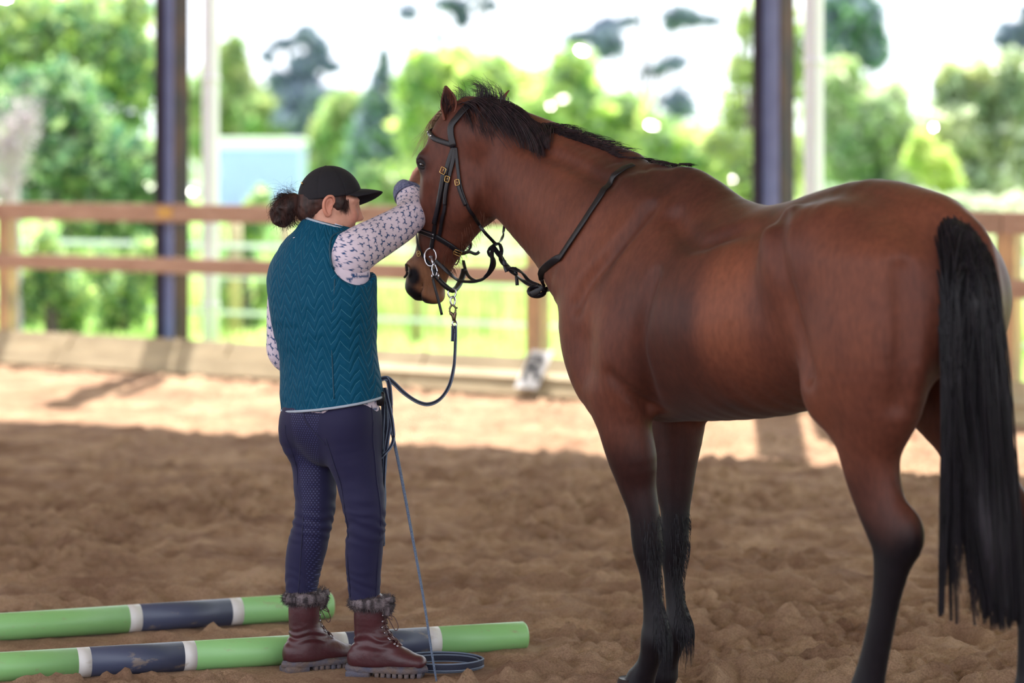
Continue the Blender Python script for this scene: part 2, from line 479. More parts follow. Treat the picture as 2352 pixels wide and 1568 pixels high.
# roof over the arena: its edge throws the shade line across the sand
m_roof = mat('roof_sheet', srgb(196, 196, 198), .7, var=.1, scale=2)
HRF = 5.6
off = np.array([-.08, -1.0, 0]) / math.tan(SUN_EL) * HRF
eA = np.array([-3.36, 18.2, 0]) - off; eB = np.array([2.2, 14.7, 0]) - off
ed = (eB - eA) / np.linalg.norm(eB - eA); en = np.array([ed[1], -ed[0], 0])
if en[1] > 0: en = -en
mb = MB(); nrib = 0
q = [eA - ed * 22, eB + ed * 22]
L = np.linalg.norm(q[1] - q[0]); W = 17.5
for a_, b_ in ((0, 1),):
    top = [q[0] + [0, 0, HRF], q[1] + [0, 0, HRF], q[1] + en * W + [0, 0, HRF + 1.6], q[0] + en * W + [0, 0, HRF + 1.6]]
    low = [p - np.array([0, 0, .12]) for p in top]
    mb.add(top + low, [(0, 1, 2, 3), (7, 6, 5, 4), (0, 4, 5, 1), (1, 5, 6, 2), (2, 6, 7, 3), (3, 7, 4, 0)])
roof = mb.build('ceiling_roof', m_roof, smooth=False); tag(roof, kind='structure')

# ---------------------------------------------------------------- fence, kickboards, columns, pipes
m_wood = mat('sawn_timber', srgb(168, 140, 124), .75, scale=3, col2=srgb(146, 116, 100), bump=.3, bscale=30, stretch=(1, 1, 6), rnd=.08)
m_post = mat('post_timber', srgb(196, 160, 120), .8, scale=6, col2=srgb(140, 118, 100), bump=.3, bscale=30, stretch=(4, 4, .7))
m_board = mat('kickboard_timber', srgb(178, 162, 134), .8, scale=2.5, col2=srgb(154, 138, 112), bump=.3, bscale=20, stretch=(1, 1, 5), rnd=.07)
FROT = Matrix(((FE[0], -FN[0], 0), (FE[1], -FN[1], 0), (0, 0, 1)))       # x along fence, y outwards
fence = empty('rail_fence', tuple(fp(0, -.3, 0)), 'brown timber rail fence with two rails running across behind the woman and horse', 'fence')
POSTK = [-2.8, kat(17, -.36), kat(720, -.36), kat(1235, -.36), kat(1790, -.36), kat(2318, -.36), 12.4]
for i, k in enumerate(POSTK):
    mb = MB().box(fp(k, -.36, .62), (.135, .12, 1.36), FROT, bev=.006); mb.build('post', m_post, fence, smooth=False)
for zc, hgt in ((1.285, .145), (.862, .125)):
    for a_, b_ in zip([-2.8] + POSTK[1:4] + [POSTK[5]], POSTK[1:4] + POSTK[5:]):
        MB().box(fp((a_ + b_) / 2, -.275, zc), (b_ - a_ - .006, .042, hgt), FROT, bev=.004).build('rail', m_wood, fence, smooth=False)
m_yel = mat('yellow_tape', srgb(190, 150, 70), .5)
mb = MB().box(fp(kat(378, -.25), -.25, 1.29), (.16, .004, .09), FROT)
tag(mb.build('sticker', m_yel, None, smooth=False), 'small faded yellow patch on the top rail in front of the left steel column', 'sticker')
# sloping kickboards: two planks one above the other, the lower one proud, with an added strip between
kick = empty('kickboard', tuple(fp(0, 0, 0)), 'low sloping kickboard of pale planks along the foot of the fence', 'kickboard')
AL = R(38)
SROT = FROT @ Matrix.Rotation(-AL, 3, 'X')      # local z runs up the slope, leaning outwards
for row, (s0, wd, n0, th) in enumerate(((.01, .175, .0, .045), (.19, .18, -.045, .035))):
    for a_, b_ in ((-2.8, .6), (.6, 4.4), (4.4, 8.0), (8.0, 12.4)) if row == 0 else ((-2.8, 1.9), (1.9, 5.92), (5.92, 9.0), (9.0, 12.4)):
        c = np.array(FB + FE * ((a_ + b_) / 2)) + np.array(SROT @ Vector((0, 0, s0 + wd / 2))) + np.array(SROT @ Vector((0, -n0, 0)))
        MB().box(c, (b_ - a_ - .008, th, wd), SROT, bev=.004).build('plank', m_board, kick, smooth=False)
ks = kat(650, 0)
TROT = FROT @ Matrix.Rotation(-R(62), 3, 'X')
for a_, b_ in ((ks, 8.0), (8.0, 12.4)):
    c = FB + FE * ((a_ + b_) / 2) + np.array(SROT @ Vector((0, -.012, .175)))
    MB().box(c, (b_ - a_ - .008, .02, .085), TROT, bev=.003).build('plank', m_board, kick, smooth=False)  # added flatter strip, tilted to catch the sun as a bright line
for k in (-1.2, .6, 2.4, 4.4, 6.2, 8.0, 9.8):
    c = fp(k, -.16, .13); MB().box(c, (.09, .06, .34), SROT).build('brace', m_board, kick, smooth=False)

m_paint_skylit = mat('column_paint_skylit', srgb(124, 138, 186), .42, scale=5, col2=srgb(112, 124, 172), bump=.05, spec=.6)  # sky reflection painted into the blue of the web
m_paint_shaded = mat('column_paint_shaded', srgb(74, 66, 78), .55, scale=2.5, col2=srgb(66, 58, 70), spec=.3)  # same column paint, darkened to stand in for shade
m_rust = mat('rusty_flange', srgb(48, 40, 50), .6, scale=4, col2=srgb(84, 56, 48), stretch=(1, 1, .6), bump=.1, spec=.3)
def column(k, n, lab, s=.205):
    c = fp(k, n, 0)
    o = empty('steel_column', tuple(c), lab, 'column', 'steel roof columns')
    H = HRF + .9
    z = H / 2 - .1
    MB().box(c + [0, 0, z], (s - .024, .014, H), FROT).build('web', m_paint_skylit, o, smooth=False)
    MB().box(c - FE * (s / 2) + [0, 0, z], (.016, s * .95, H), FROT).build('flange', m_paint_shaded, o, smooth=False)
    MB().box(c + FE * (s / 2) + [0, 0, z], (.016, s * .8, H), FROT).build('flange', m_rust, o, smooth=False)
    MB().box(c + [0, 0, .01], (s + .12, s + .12, .02), FROT, bev=.004).build('base_plate', m_paint_shaded, o, smooth=False)
column(kat(396, -.62), -.62, 'dark blue-grey steel roof column on the left, beyond the fence')
column(kat(1778, -.62), -.62, 'dark blue-grey steel roof column rising behind the back of the horse', .21)
m_pipe = mat('white_pipe', srgb(226, 222, 226), .45, var=.06, scale=3)
def pipe(u, d, lab):
    p = px(u, 400, d); o = empty('downpipe', (p[0], p[1], 0), lab, 'pipe', 'white downpipes')
    MB().tube([(p[0], p[1], z) for z in np.linspace(0, HRF - .15, 8)], .07, 20).build('pipe', m_pipe, o)
    for z in (.5, 2.4, 4.4): MB().tube([(p[0], p[1], z - .02), (p[0], p[1], z + .02)], .078, 20).build('bracket', m_pipe, o)
pipe(484, 23.4, 'white round downpipe just right of the left steel column')
pipe(1869, 19.9, 'white round downpipe rising behind the loins of the horse')

# dressage letter board lying on the kickboard
m_white = mat('white_board', srgb(232, 232, 236), .5, var=.04)
m_ink = mat('letter_black', srgb(40, 42, 52), .6)
mk = empty('letter_board', tuple(fp(kat(1196, .1), .03, 0)), 'white board with a black letter R leaning on the kickboard', 'sign')
def on_slope(k, up, out): return FB + FE * k + np.array(SROT @ Vector((0, -out, up)))
MB().box(on_slope(kat(1196, .1), .19, .075), (.20, .014, .33), SROT, bev=.004).build('panel', m_white, mk, smooth=False)
cu = bpy.data.curves.new('letter', 'FONT'); cu.body = 'R'; cu.size = .30; cu.extrude = .002; cu.align_x = 'CENTER'; cu.align_y = 'CENTER'; cu.offset = .006
_t = bpy.data.objects.new('letter_text', cu); COL.objects.link(_t)
_me = bpy.data.meshes.new_from_object(_t.evaluated_get(bpy.context.evaluated_depsgraph_get())); bpy.data.objects.remove(_t)
lt = bpy.data.objects.new('letter', _me); COL.objects.link(lt); _me.materials.clear(); _me.materials.append(m_ink)
M4 = (SROT.to_4x4() @ Matrix.Rotation(R(90), 4, 'X')); M4.translation = Vector(on_slope(kat(1196, .1), .19, .0845) - FB * 0)
lt.parent = mk; lt.matrix_parent_inverse = Matrix.Translation(-Vector(mk.location)); lt.matrix_basis = M4
MB().box(on_slope(kat(1196, .1), .03, .04), (.14, .08, .03), SROT).build('foot', m_board, mk, smooth=False)
# pale grey bar leaning behind the horse, seen between its hind legs
a, b_ = px(2098, 975, 17.4), px(2138, 932, 17.9)
_d = (b_ - a); a = a - _d * .05; b_ = b_ + _d * 2.2
MB().tube([a, b_], .022, 12).build('plastic_pipe', m_pipe)
tag(bpy.data.objects['plastic_pipe'], 'pale slanting pipe on the kickboard, seen between the hind legs of the horse', 'pipe')

# outer paddock fence: tape lines and slim posts
m_tape = mat('electric_tape', srgb(226, 236, 246), .5)
m_opost = mat('paddock_post_timber', srgb(186, 170, 130), .8, scale=5, col2=srgb(160, 150, 126))
pf = empty('paddock_fence', tuple(fp(0, -4.2, 0)), 'paddock fence of white electric tape on slim posts outside the arena', 'fence')
for k in (-4.0, -.6, kat(540, -4.2), kat(957, -4.2), 10.2 - 3, 12.0):
    MB().tube([fp(k, -4.2, -.05), fp(k, -4.2, 1.22)], .065, 12).build('post', m_opost, pf)
for z, w in ((.90, .05), (.58, .02), (.24, .04), (1.18, .02)):
    MB().box(fp(5, -4.12, z), (34, .003, w), FROT).build('tape', m_tape, pf, smooth=False)
# ---------------------------------------------------------------- trees, shrubs, tall grass, shed
def leafmat(name, a, b_, trans=.45, scale=1.2, rough=.16):
    m, nt, b = nodemat(name)
    tc = nt.nodes.new('ShaderNodeTexCoord'); nz = nt.nodes.new('ShaderNodeTexNoise'); nz.inputs['Scale'].default_value = scale; nz.inputs['Detail'].default_value = 8; nz.inputs['Roughness'].default_value = .7
    sock(nt, tc.outputs['Object'], nz.inputs[0])
    cr = nt.nodes.new('ShaderNodeValToRGB'); cr.color_ramp.elements[0].position = .38; cr.color_ramp.elements[1].position = .62
    cr.color_ramp.elements[0].color = a; cr.color_ramp.elements[1].color = b_
    sock(nt, nz.outputs[0], cr.inputs[0]); sock(nt, cr.outputs[0], b.inputs['Base Color'])
    b.inputs['Roughness'].default_value = rough; b.inputs['Specular IOR Level'].default_value = .9
    tr = nt.nodes.new('ShaderNodeBsdfTranslucent'); sock(nt, cr.outputs[0], tr.inputs[0])
    ms = nt.nodes.new('ShaderNodeMixShader'); ms.inputs[0].default_value = trans
    sock(nt, b.outputs[0], ms.inputs[1]); sock(nt, tr.outputs[0], ms.inputs[2]); sock(nt, ms.outputs[0], nt.nodes['Material Output'].inputs[0])
    return m
L_dark = leafmat('dark_leaf', srgb(70, 116, 90), srgb(132, 172, 126))  # leaf colours lightened to paint in the background haze
L_glint = leafmat('glint_leaf', srgb(120, 150, 120), srgb(190, 206, 170), trans=.3, rough=.13)  # extra leaf set added to the crowns for sun glints
L_mid = leafmat('green_leaf', srgb(112, 160, 98), srgb(196, 216, 148))
L_bright = leafmat('bright_leaf', srgb(160, 200, 92), srgb(226, 236, 152), trans=.6)
L_blue = leafmat('blue_needles', srgb(98, 112, 138), srgb(140, 156, 174), trans=.3)
L_olive = leafmat('olive_leaf', srgb(116, 138, 88), srgb(190, 198, 136))
L_pale = leafmat('pale_leaf', srgb(150, 176, 142), srgb(222, 228, 200), trans=.5)
L_grey = leafmat('twig_grey', srgb(160, 150, 162), srgb(200, 188, 196), trans=.2)
m_bark = mat('bark', srgb(110, 96, 92), .9, scale=8, col2=srgb(84, 74, 76), bump=.5, stretch=(3, 3, .6))
m_paleb = mat('pale_bark', srgb(196, 182, 196), .8, scale=8, col2=srgb(166, 150, 166), bump=.3, stretch=(3, 3, .6))

def leaves(cs, rs, n, size, seed, shell=.55, drop=0.0, asp=.5):
    """n leaf quads scattered in ellipsoids cs (m,3) with radii rs (m,3)."""
    g = np.random.default_rng(seed)
    cs = np.asarray(cs, float); rs = np.asarray(rs, float)
    w = rs[:, 0] * rs[:, 2]; idx = g.choice(len(cs), n, p=w / w.sum())
    d = g.normal(size=(n, 3)); d /= np.linalg.norm(d, axis=1)[:, None]
    r = shell + (1 - shell) * g.random(n); r = r * (1 + .12 * g.normal(size=n))
    lump = 1 + .30 * noise3(d * 1.0 + idx[:, None] * 3.1, 2.6, seed % 50) + .12 * noise3(d + idx[:, None] * 1.7, 6.5, seed % 37)
    P = cs[idx] + d * rs[idx] * (r * lump)[:, None]
    P[:, 2] -= drop * g.random(n)
    A = g.normal(size=(n, 3)); A /= np.linalg.norm(A, axis=1)[:, None]
    B = np.cross(A, g.normal(size=(n, 3))); B /= np.linalg.norm(B, axis=1)[:, None]
    s = size * g.uniform(.6, 1.4, n)[:, None]
    V = np.stack([P - A * s * .5, P + B * s * asp * .5, P + A * s * .5, P - B * s * asp * .5], 1).reshape(-1, 3)
    return V, np.arange(4 * n).reshape(-1, 4)

def tree(name, label, cat, mats, blobs, d, n, size, seed, group=None, trunk=True, shell=.5, dd=1.0, drop=0, tm=None, asp=.5, trunks=None, thin=1.0, gloss=0):
    """blobs: (u, v, ru, rv) ellipses in the view plane at depth d -> ellipsoids of real depth."""
    g = np.random.default_rng(seed)
    k = d / FPX
    cs = [px(u, v, d + g.uniform(-1, 1) * min(ru * k, 2.0) * .6) for u, v, ru, rv in blobs]
    rs = [(ru * k, min(ru, 1.3 * rv) * k * dd, rv * k) for u, v, ru, rv in blobs]
    u0 = np.average([b[0] for b in blobs], weights=[b[2] * b[3] for b in blobs])
    base = px(u0, 400, d); base[2] = 0
    o = empty(name, tuple(base), label, cat, group)
    mats = mats if isinstance(mats, list) else [mats]
    for q, m in enumerate(mats):
        V, F = leaves(cs, rs, n // len(mats), size, seed * 7 + q, shell, drop, asp)
        lf = link('foliage', np_mesh(V, F), m, o, smooth=False); lf['kind'] = 'stuff'
    if gloss:
        V, F = leaves(cs, rs, gloss, size * .38, seed * 11 + 5, shell, drop, asp)
        lf = link('foliage', np_mesh(V, F), L_glint, o, smooth=False); lf['kind'] = 'stuff'; lf['label'] = 'small glossy leaves added for glints of sun'
    if trunk:
        mb = MB(); r0 = max(.05, .012 * d * .2) * thin
        top = max(c[2] for c in cs); cm = np.mean(cs, axis=0)
        tp = trunks or [[(base[0], base[1], -.1), (base[0] * .5 + cm[0] * .5, base[1], max(cm[2], .4) * .5), (cm[0], cm[1], max(cm[2], .5)), (cm[0], cm[1], (cm[2] + top) / 2 + .1)]]
        for t in tp:
            t = catmull(t, 4); mb.tube(t, np.linspace(r0 * 1.5, r0 * .4, len(t)), 8)
        for c in cs:
            s_ = np.array([base[0] * .4 + cm[0] * .6, base[1], max(.3, min(c[2] * .6, cm[2]))])
            mb.tube(catmull([s_, (s_ + c) / 2 + [0, 0, .05 * d / 30], c], 3), np.linspace(r0 * .6, r0 * .15, 7), 6)
        mb.build('trunk', tm or m_bark, o)
    return o
TG = 'trees and shrubs beyond the fence'
# big leafy mass at the far left
tree('leafy_tree', 'large dark green leafy tree filling the far left corner', 'tree', [L_dark, L_mid], [(60, 380, 130, 110), (190, 400, 130, 120), (320, 420, 100, 110), (110, 250, 130, 100), (30, 300, 80, 90), (280, 520, 140, 70)], 33, 9000, .21, 1, TG, shell=.2, gloss=9000)
tree('leafy_tree', 'bright sunlit leafy tree at the top left, left of the steel column', 'tree', [L_mid, L_bright, L_dark], [(60, 60, 120, 90), (200, 80, 120, 100), (300, 160, 90, 110), (150, 170, 120, 60), (-30, 120, 80, 120), (270, 290, 60, 40), (310, 20, 40, 40)], 37, 6500, .2, 2, TG, shell=.35, gloss=9000)
tree('bare_shrub', 'bare grey-pink branching shrub at the left edge', 'shrub', L_grey, [(20, 340, 60, 130), (60, 280, 50, 80), (10, 440, 30, 50)], 27, 2600, .05, 3, TG, tm=m_paleb, shell=.1, asp=.3)
tree('leafy_tree', 'olive green tree behind the left white downpipe and shed', 'tree', [L_olive, L_mid], [(520, 200, 55, 90), (470, 270, 50, 100), (560, 250, 70, 60), (610, 270, 70, 50), (540, 120, 20, 40), (650, 250, 60, 50)], 118, 9000, .6, 4, TG)
tree('pine_tree', 'tall blue-grey pine with loose layered boughs above the shed', 'tree', L_blue, [(705, 80, 26, 22), (650, 100, 34, 13), (615, 130, 18, 14), (735, 115, 20, 30), (755, 150, 28, 14), (695, 165, 34, 40), (680, 205, 60, 30), (735, 230, 70, 30), (690, 265, 60, 30), (760, 270, 40, 22), (710, 310, 50, 40), (640, 180, 30, 14)], 110, 7000, .5, 5, TG, shell=.1)
tree('shrub', 'yellow-green shrub between the pine and the dark conifer', 'shrub', [L_olive, L_mid], [(770, 320, 50, 60), (800, 260, 45, 50), (740, 400, 30, 50), (790, 410, 50, 50)], 70, 6500, .32, 6, TG)
tree('conifer', 'dark pointed conifer above the cap of the woman', 'tree', [L_dark, L_blue], [(882, 140, 10, 32), (878, 190, 24, 40), (872, 250, 42, 50), (868, 320, 62, 55), (880, 390, 85, 50), (905, 350, 60, 60)], 62, 9000, .26, 7, TG, shell=.1)
tree('leafy_tree', 'sunlit yellow-green tree directly behind the ears of the horse', 'tree', [L_bright, L_mid], [(960, 200, 50, 90), (1040, 180, 70, 70), (1120, 200, 80, 70), (1000, 300, 90, 90), (1130, 320, 110, 90), (1220, 230, 70, 70), (1000, 420, 100, 70)], 60, 8500, .33, 8, TG, gloss=6000, shell=.45)
tree('leafy_tree', 'sunlit yellow-green tree behind the neck of the horse', 'tree', [L_bright, L_mid], [(1310, 170, 55, 60), (1260, 260, 80, 70), (1350, 280, 80, 80), (1430, 250, 60, 40), (1480, 330, 90, 70), (1570, 370, 90, 80), (1400, 380, 120, 70), (1650, 420, 70, 70)], 58, 8500, .32, 9, TG, gloss=6000, shell=.45)
tree('vine_tree', 'slim loose-leaved tree just left of the right steel column', 'tree', [L_bright, L_olive], [(1715, 60, 30, 60), (1700, 160, 40, 60), (1690, 260, 48, 60), (1700, 350, 55, 60), (1720, 430, 55, 50), (1640, 330, 40, 50), (1835, 150, 20, 150), (1835, 380, 24, 90)], 32, 2600, .11, 10, TG, gloss=5000, shell=.1)
tree('pine_tree', 'pine whose blue-grey bough tips hang in at the top above the horse head', 'tree', L_blue, [(935, 30, 24, 22), (1035, 10, 45, 18), (1060, 45, 18, 22), (1010, 85, 10, 10), (1120, 12, 30, 10), (1290, -80, 180, 40), (1080, -60, 120, 40)], 95, 4200, .42, 11, TG, shell=.1, trunks=[[(-.6, 97, -.1), (-1, 97, 6), (-1.2, 96, 10)]], thin=.35)
tree('pine_tree', 'pine with broad floating blue-grey boughs above the neck of the horse', 'tree', L_blue, [(1345, 85, 50, 14), (1400, 55, 55, 14), (1450, 45, 24, 8), (1310, 98, 24, 8), (1570, 35, 55, 20), (1600, 48, 60, 12), (1545, 50, 30, 22), (1540, 150, 34, 16), (1505, 165, 34, 12), (1565, 140, 18, 12), (1395, 100, 40, 40), (1560, 240, 40, 40), (1500, -70, 160, 40)], 90, 5200, .40, 12, TG, shell=.1, trunks=[[(4.5, 92, -.1), (4.3, 92, 6), (4.2, 91, 10)]], thin=.35)
tree('pine_tree', 'dark blue-grey tree right of the right downpipe', 'tree', [L_blue, L_dark], [(1940, 40, 70, 60), (1985, 90, 50, 50), (1920, 120, 60, 60), (2010, 130, 30, 30), (1990, 30, 40, 40)], 80, 6500, .38, 13, TG, shell=.3)
tree('leafy_tree', 'pale green bushy tree right of the right downpipe', 'tree', [L_pale, L_mid], [(1930, 220, 70, 80), (2000, 280, 80, 80), (1950, 360, 90, 70), (2060, 330, 70, 70), (2050, 230, 40, 40), (2080, 420, 90, 60)], 50, 7500, .27, 14, TG, gloss=6000, shell=.4)
tree('leafy_tree', 'pale green bushy tree at the right edge', 'tree', [L_pale, L_olive], [(2190, 200, 50, 60), (2250, 230, 70, 90), (2330, 220, 60, 100), (2180, 320, 80, 80), (2290, 350, 90, 80), (2220, 430, 120, 60), (2370, 400, 60, 80)], 48, 8000, .26, 15, TG, gloss=6000, shell=.4)
tree('pine_tree', 'dark blue-grey pine top at the upper right corner', 'tree', L_blue, [(2345, 70, 50, 20), (2320, 95, 40, 14), (2360, 30, 20, 18), (2360, 120, 40, 20)], 85, 2500, .36, 16, TG, shell=.1)
tree('shrub', 'bright yellow-green shrub behind the rump of the horse', 'shrub', L_bright, [(2120, 330, 28, 30), (2150, 380, 40, 40), (2110, 360, 30, 30), (2170, 430, 40, 40)], 44, 2500, .16, 17, TG)
tree('shrub', 'low pale grey-green shrub row behind the rump of the horse', 'shrub', L_pale, [(1950, 470, 90, 40), (2080, 480, 100, 40), (2220, 490, 100, 40), (2340, 490, 80, 40)], 38, 6000, .15, 18, TG)
tree('shrub', 'low green shrub behind the cap of the woman', 'shrub', [L_mid, L_olive], [(850, 440, 40, 50), (900, 460, 50, 40), (925, 440, 30, 40)], 55, 4500, .2, 19, TG)

# hazy wood closing the view far behind everything, also to either side
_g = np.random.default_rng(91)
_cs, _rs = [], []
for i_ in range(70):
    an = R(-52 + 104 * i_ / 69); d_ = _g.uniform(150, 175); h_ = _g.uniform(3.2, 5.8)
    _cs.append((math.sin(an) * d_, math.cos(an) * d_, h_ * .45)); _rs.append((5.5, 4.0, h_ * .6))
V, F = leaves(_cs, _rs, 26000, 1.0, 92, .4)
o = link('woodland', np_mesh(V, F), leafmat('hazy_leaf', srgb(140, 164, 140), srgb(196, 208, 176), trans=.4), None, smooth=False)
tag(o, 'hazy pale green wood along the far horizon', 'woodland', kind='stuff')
# tall grass and weeds between the arena and the trees: nobody could count the blades
def grass(name, k0, k1, n0, n1, count, h0, h1, w, m, seed, label):
    g = np.random.default_rng(seed)
    k = g.uniform(k0, k1, count); n_ = g.uniform(n0, n1, count)
    P = FB[None] + FE[None] * k[:, None] + FN[None] * (-n_)[:, None]
    hh = g.uniform(h0, h1, count) * (1 + .35 * noise3(P, .8, seed))
    a = g.uniform(0, 2 * math.pi, count); lean = g.uniform(.05, .35, count) * hh
    D = np.column_stack([np.cos(a), np.sin(a), np.zeros(count)]); Nn = np.column_stack([-np.sin(a), np.cos(a), np.zeros(count)])
    if True:
        b0 = P - Nn * w / 2; b1 = P + Nn * w / 2
        m0 = P + D * (lean * .35)[:, None] + np.array([0, 0, 1]) * (hh * .6)[:, None]
        V = np.stack([b0, b1, m0 + Nn * w * .45, m0 - Nn * w * .45, P + D * lean[:, None] + np.array([0, 0, 1]) * hh[:, None] + Nn * w * .1, P + D * lean[:, None] + np.array([0, 0, 1]) * hh[:, None] - Nn * w * .1], 1).reshape(-1, 3)
        i = np.arange(count)[:, None] * 6
        F = np.concatenate([i + np.array([[0, 1, 2, 3]]), i + np.array([[3, 2, 4, 5]])])
    o = link(name, np_mesh(V, F), m, None, smooth=False); tag(o, label, 'grass', kind='stuff')
    return o
G_bright = leafmat('grass_blade', srgb(140, 186, 92), srgb(208, 224, 150), trans=.5, scale=.9)
G_deep = leafmat('deep_grass', srgb(84, 140, 76), srgb(156, 196, 112), trans=.45, scale=.8)
G_pale = leafmat('seed_heads', srgb(196, 196, 150), srgb(226, 220, 196), trans=.4)
grass('tall_grass', -6, 26, 5.5, 11, 26000, .25, .75, .028, G_bright, 31, 'bright green tall grass growing beyond the paddock fence')
grass('meadow_grass', -14, 50, 11, 34, 30000, .3, .9, .05, G_deep, 32, 'deeper green meadow grass in front of the trees')
grass('seeding_grass', -6, 26, 9, 24, 7000, .8, 1.25, .03, G_pale, 33, 'pale seed heads standing above the meadow grass')
grass('short_grass', -6, 16, .95, 5.5, 14000, .03, .12, .02, G_bright, 34, 'short mown grass strip just outside the kickboard')
# leafy weeds just beyond the paddock fence
g = np.random.default_rng(77)
for labw, pts, d in (('leafy bright green weed clump growing behind the rails at the far left', [(60, 690), (140, 660), (110, 600), (180, 720)], 27.2), ('leafy bright green weed clump growing behind the rails just left of the steel column', [(230, 650), (300, 690), (260, 730), (320, 620)], 27.8),
                      ('leafy bright green weed clump growing between the left downpipe and the woman', [(540, 640), (600, 700), (560, 560), (600, 500), (530, 720)], 28.4)):
    blob = []
    for u, v in pts: blob += [(u + g.uniform(-15, 15), v - 30, 36, 50), (u + g.uniform(-25, 25), v + 25, 40, 40)]
    tree('weed_clump', labw, 'weed', [L_bright, L_mid, L_dark], blob, d, 3600, .085, int(d * 10), 'weed clumps behind the rails', shell=.2, gloss=4000)

# shed far behind
m_shed = mat('blue_cladding', srgb(168, 184, 230), .5, var=.05, scale=2)
m_trim = mat('white_gutter', srgb(240, 242, 248), .5)
sp = px(596, 400, 96)
shed = empty('shed', (sp[0], sp[1], 0), 'small pale blue metal shed with white roof edge beyond the fence', 'shed')
mb = MB(); w_, n_ = 2.8, 28
tops = 2.55
prof = []
for i_ in range(n_ * 4 + 1):
    x = -w_ / 2 + w_ * i_ / (n_ * 4); y = [0, 0, .03, .03][i_ % 4]
    prof.append((sp[0] + x, sp[1] + y))
Vs = [(x, y, z) for x, y in prof for z in (0, tops)]
mb.add(Vs, [(2 * i_, 2 * i_ + 2, 2 * i_ + 3, 2 * i_ + 1) for i_ in range(len(prof) - 1)])
mb.build('front_cladding', m_shed, shed, smooth=False)
mb = MB().box((sp[0], sp[1] + 1.6, tops / 2), (w_ - .02, 3.0, tops - .02)); mb.build('walls', m_shed, shed, smooth=False)
MB().box((sp[0] + .0, sp[1] - .02, tops + .12), (w_ + .25, .12, .30), bev=.02).build('gutter', m_trim, shed, smooth=False)
MB().box((sp[0], sp[1] + 1.6, tops + .2), (w_ + .3, 3.5, .12), bev=.02).build('roof', m_trim, shed, smooth=False)
# ---------------------------------------------------------------- painted ground poles
def paint(name, c, dirt):
    return mat(name, c, .4, scale=9, col2=tuple([x * .85 + .02 for x in c[:3]] + [1]), bump=.08, bscale=60, spec=.5, detail=8) if not dirt else scuffed(name, c)
def scuffed(name, c):
    m, nt, b = nodemat(name)
    tc = nt.nodes.new('ShaderNodeTexCoord'); mp = nt.nodes.new('ShaderNodeMapping'); mp.inputs['Scale'].default_value = (1, 3, 3); sock(nt, tc.outputs['Object'], mp.inputs[0])
    n1 = nt.nodes.new('ShaderNodeTexNoise'); n1.inputs['Scale'].default_value = 9; n1.inputs['Detail'].default_value = 9; n1.inputs['Roughness'].default_value = .65; sock(nt, mp.outputs[0], n1.inputs[0])
    rp = nt.nodes.new('ShaderNodeValToRGB'); rp.color_ramp.elements[0].position = .60; rp.color_ramp.elements[0].color = (0, 0, 0, 1); rp.color_ramp.elements[1].position = .68; rp.color_ramp.elements[1].color = (1, 1, 1, 1)
    sock(nt, n1.outputs[0], rp.inputs[0])
    mx = nt.nodes.new('ShaderNodeMix'); mx.data_type = 'RGBA'; mx.inputs[6].default_value = c; mx.inputs[7].default_value = srgb(150, 132, 112)
    ml = nt.nodes.new('ShaderNodeMath'); ml.operation = 'MULTIPLY'; ml.inputs[1].default_value = .55; sock(nt, rp.outputs[0], ml.inputs[0]); sock(nt, ml.outputs[0], mx.inputs[0])
    sock(nt, mx.outputs[2], b.inputs['Base Color']); b.inputs['Roughness'].default_value = .42
    bp = nt.nodes.new('ShaderNodeBump'); bp.inputs['Strength'].default_value = .15; bp.inputs['Distance'].default_value = .003; sock(nt, n1.outputs[0], bp.inputs['Height']); sock(nt, bp.outputs[0], b.inputs['Normal'])
    return m
P_green = scuffed('pole_green', srgb(134, 186, 118)); P_navy = scuffed('pole_navy', srgb(66, 72, 96)); P_white = scuffed('pole_white', srgb(206, 202, 200))
def pole(name, a, b_, r, bands, lab):
    """a, b_ ends on the ground; bands: list of (fraction end, material)"""
    a = np.array([a[0], a[1], r]); b_ = np.array([b_[0], b_[1], r]); d = b_ - a
    o = empty(name, ((a[0] + b_[0]) / 2, (a[1] + b_[1]) / 2, 0), lab, 'pole', 'painted ground poles')
    t0 = 0
    for i, (t1, m, nm) in enumerate(bands):
        pts = [a + d * t0, a + d * t1]; rr = [r, r]
        if i == 0: pts = [a + d * t0, a + d * (t0 + .004)] + pts[1:]; rr = [r * .88, r, r]
        if i == len(bands) - 1: pts = pts[:-1] + [a + d * (t1 - .004), a + d * t1]; rr = rr[:-1] + [r, r * .88]
        MB().tube(pts, rr, 36).build(nm, m, o); t0 = t1
    return o
G, NV, W = P_green, P_navy, P_white
def split(A, B, us):
    """fractions along A-B (ground points) of the picture columns us"""
    out = []
    for u in us:
        q = (u - CX) / FPX
        out.append(((q * A[1] - A[0]) / ((B[0] - A[0]) - q * (B[1] - A[1]))))
    return out
RA = .048
A = ground(-60, 1571); B = ground(1206, 1492)
A[1] += .0; f = split(A, B, [175, 205, 418, 446, 757, 792, 980, 1006])
pole('ground_pole', A, B, RA, [(f[0], G, 'green_band'), (f[1], W, 'white_band'), (f[2], NV, 'navy_band'), (f[3], W, 'white_band'), (f[4], G, 'green_band'), (f[5], W, 'white_band'), (f[6], NV, 'navy_band'), (f[7], W, 'white_band'), (1, G, 'green_band')], 'green, navy and white painted pole nearer the camera, running behind the boots')
A = ground(-90, 1478); B = ground(760, 1420); f = split(A, B, [292, 320, 526, 552])
pole('ground_pole', A, B, RA, [(f[0], G, 'green_band'), (f[1], W, 'white_band'), (f[2], NV, 'navy_band'), (f[3], W, 'white_band'), (1, G, 'green_band')], 'green, navy and white painted pole further from the camera, ending behind the left boot')
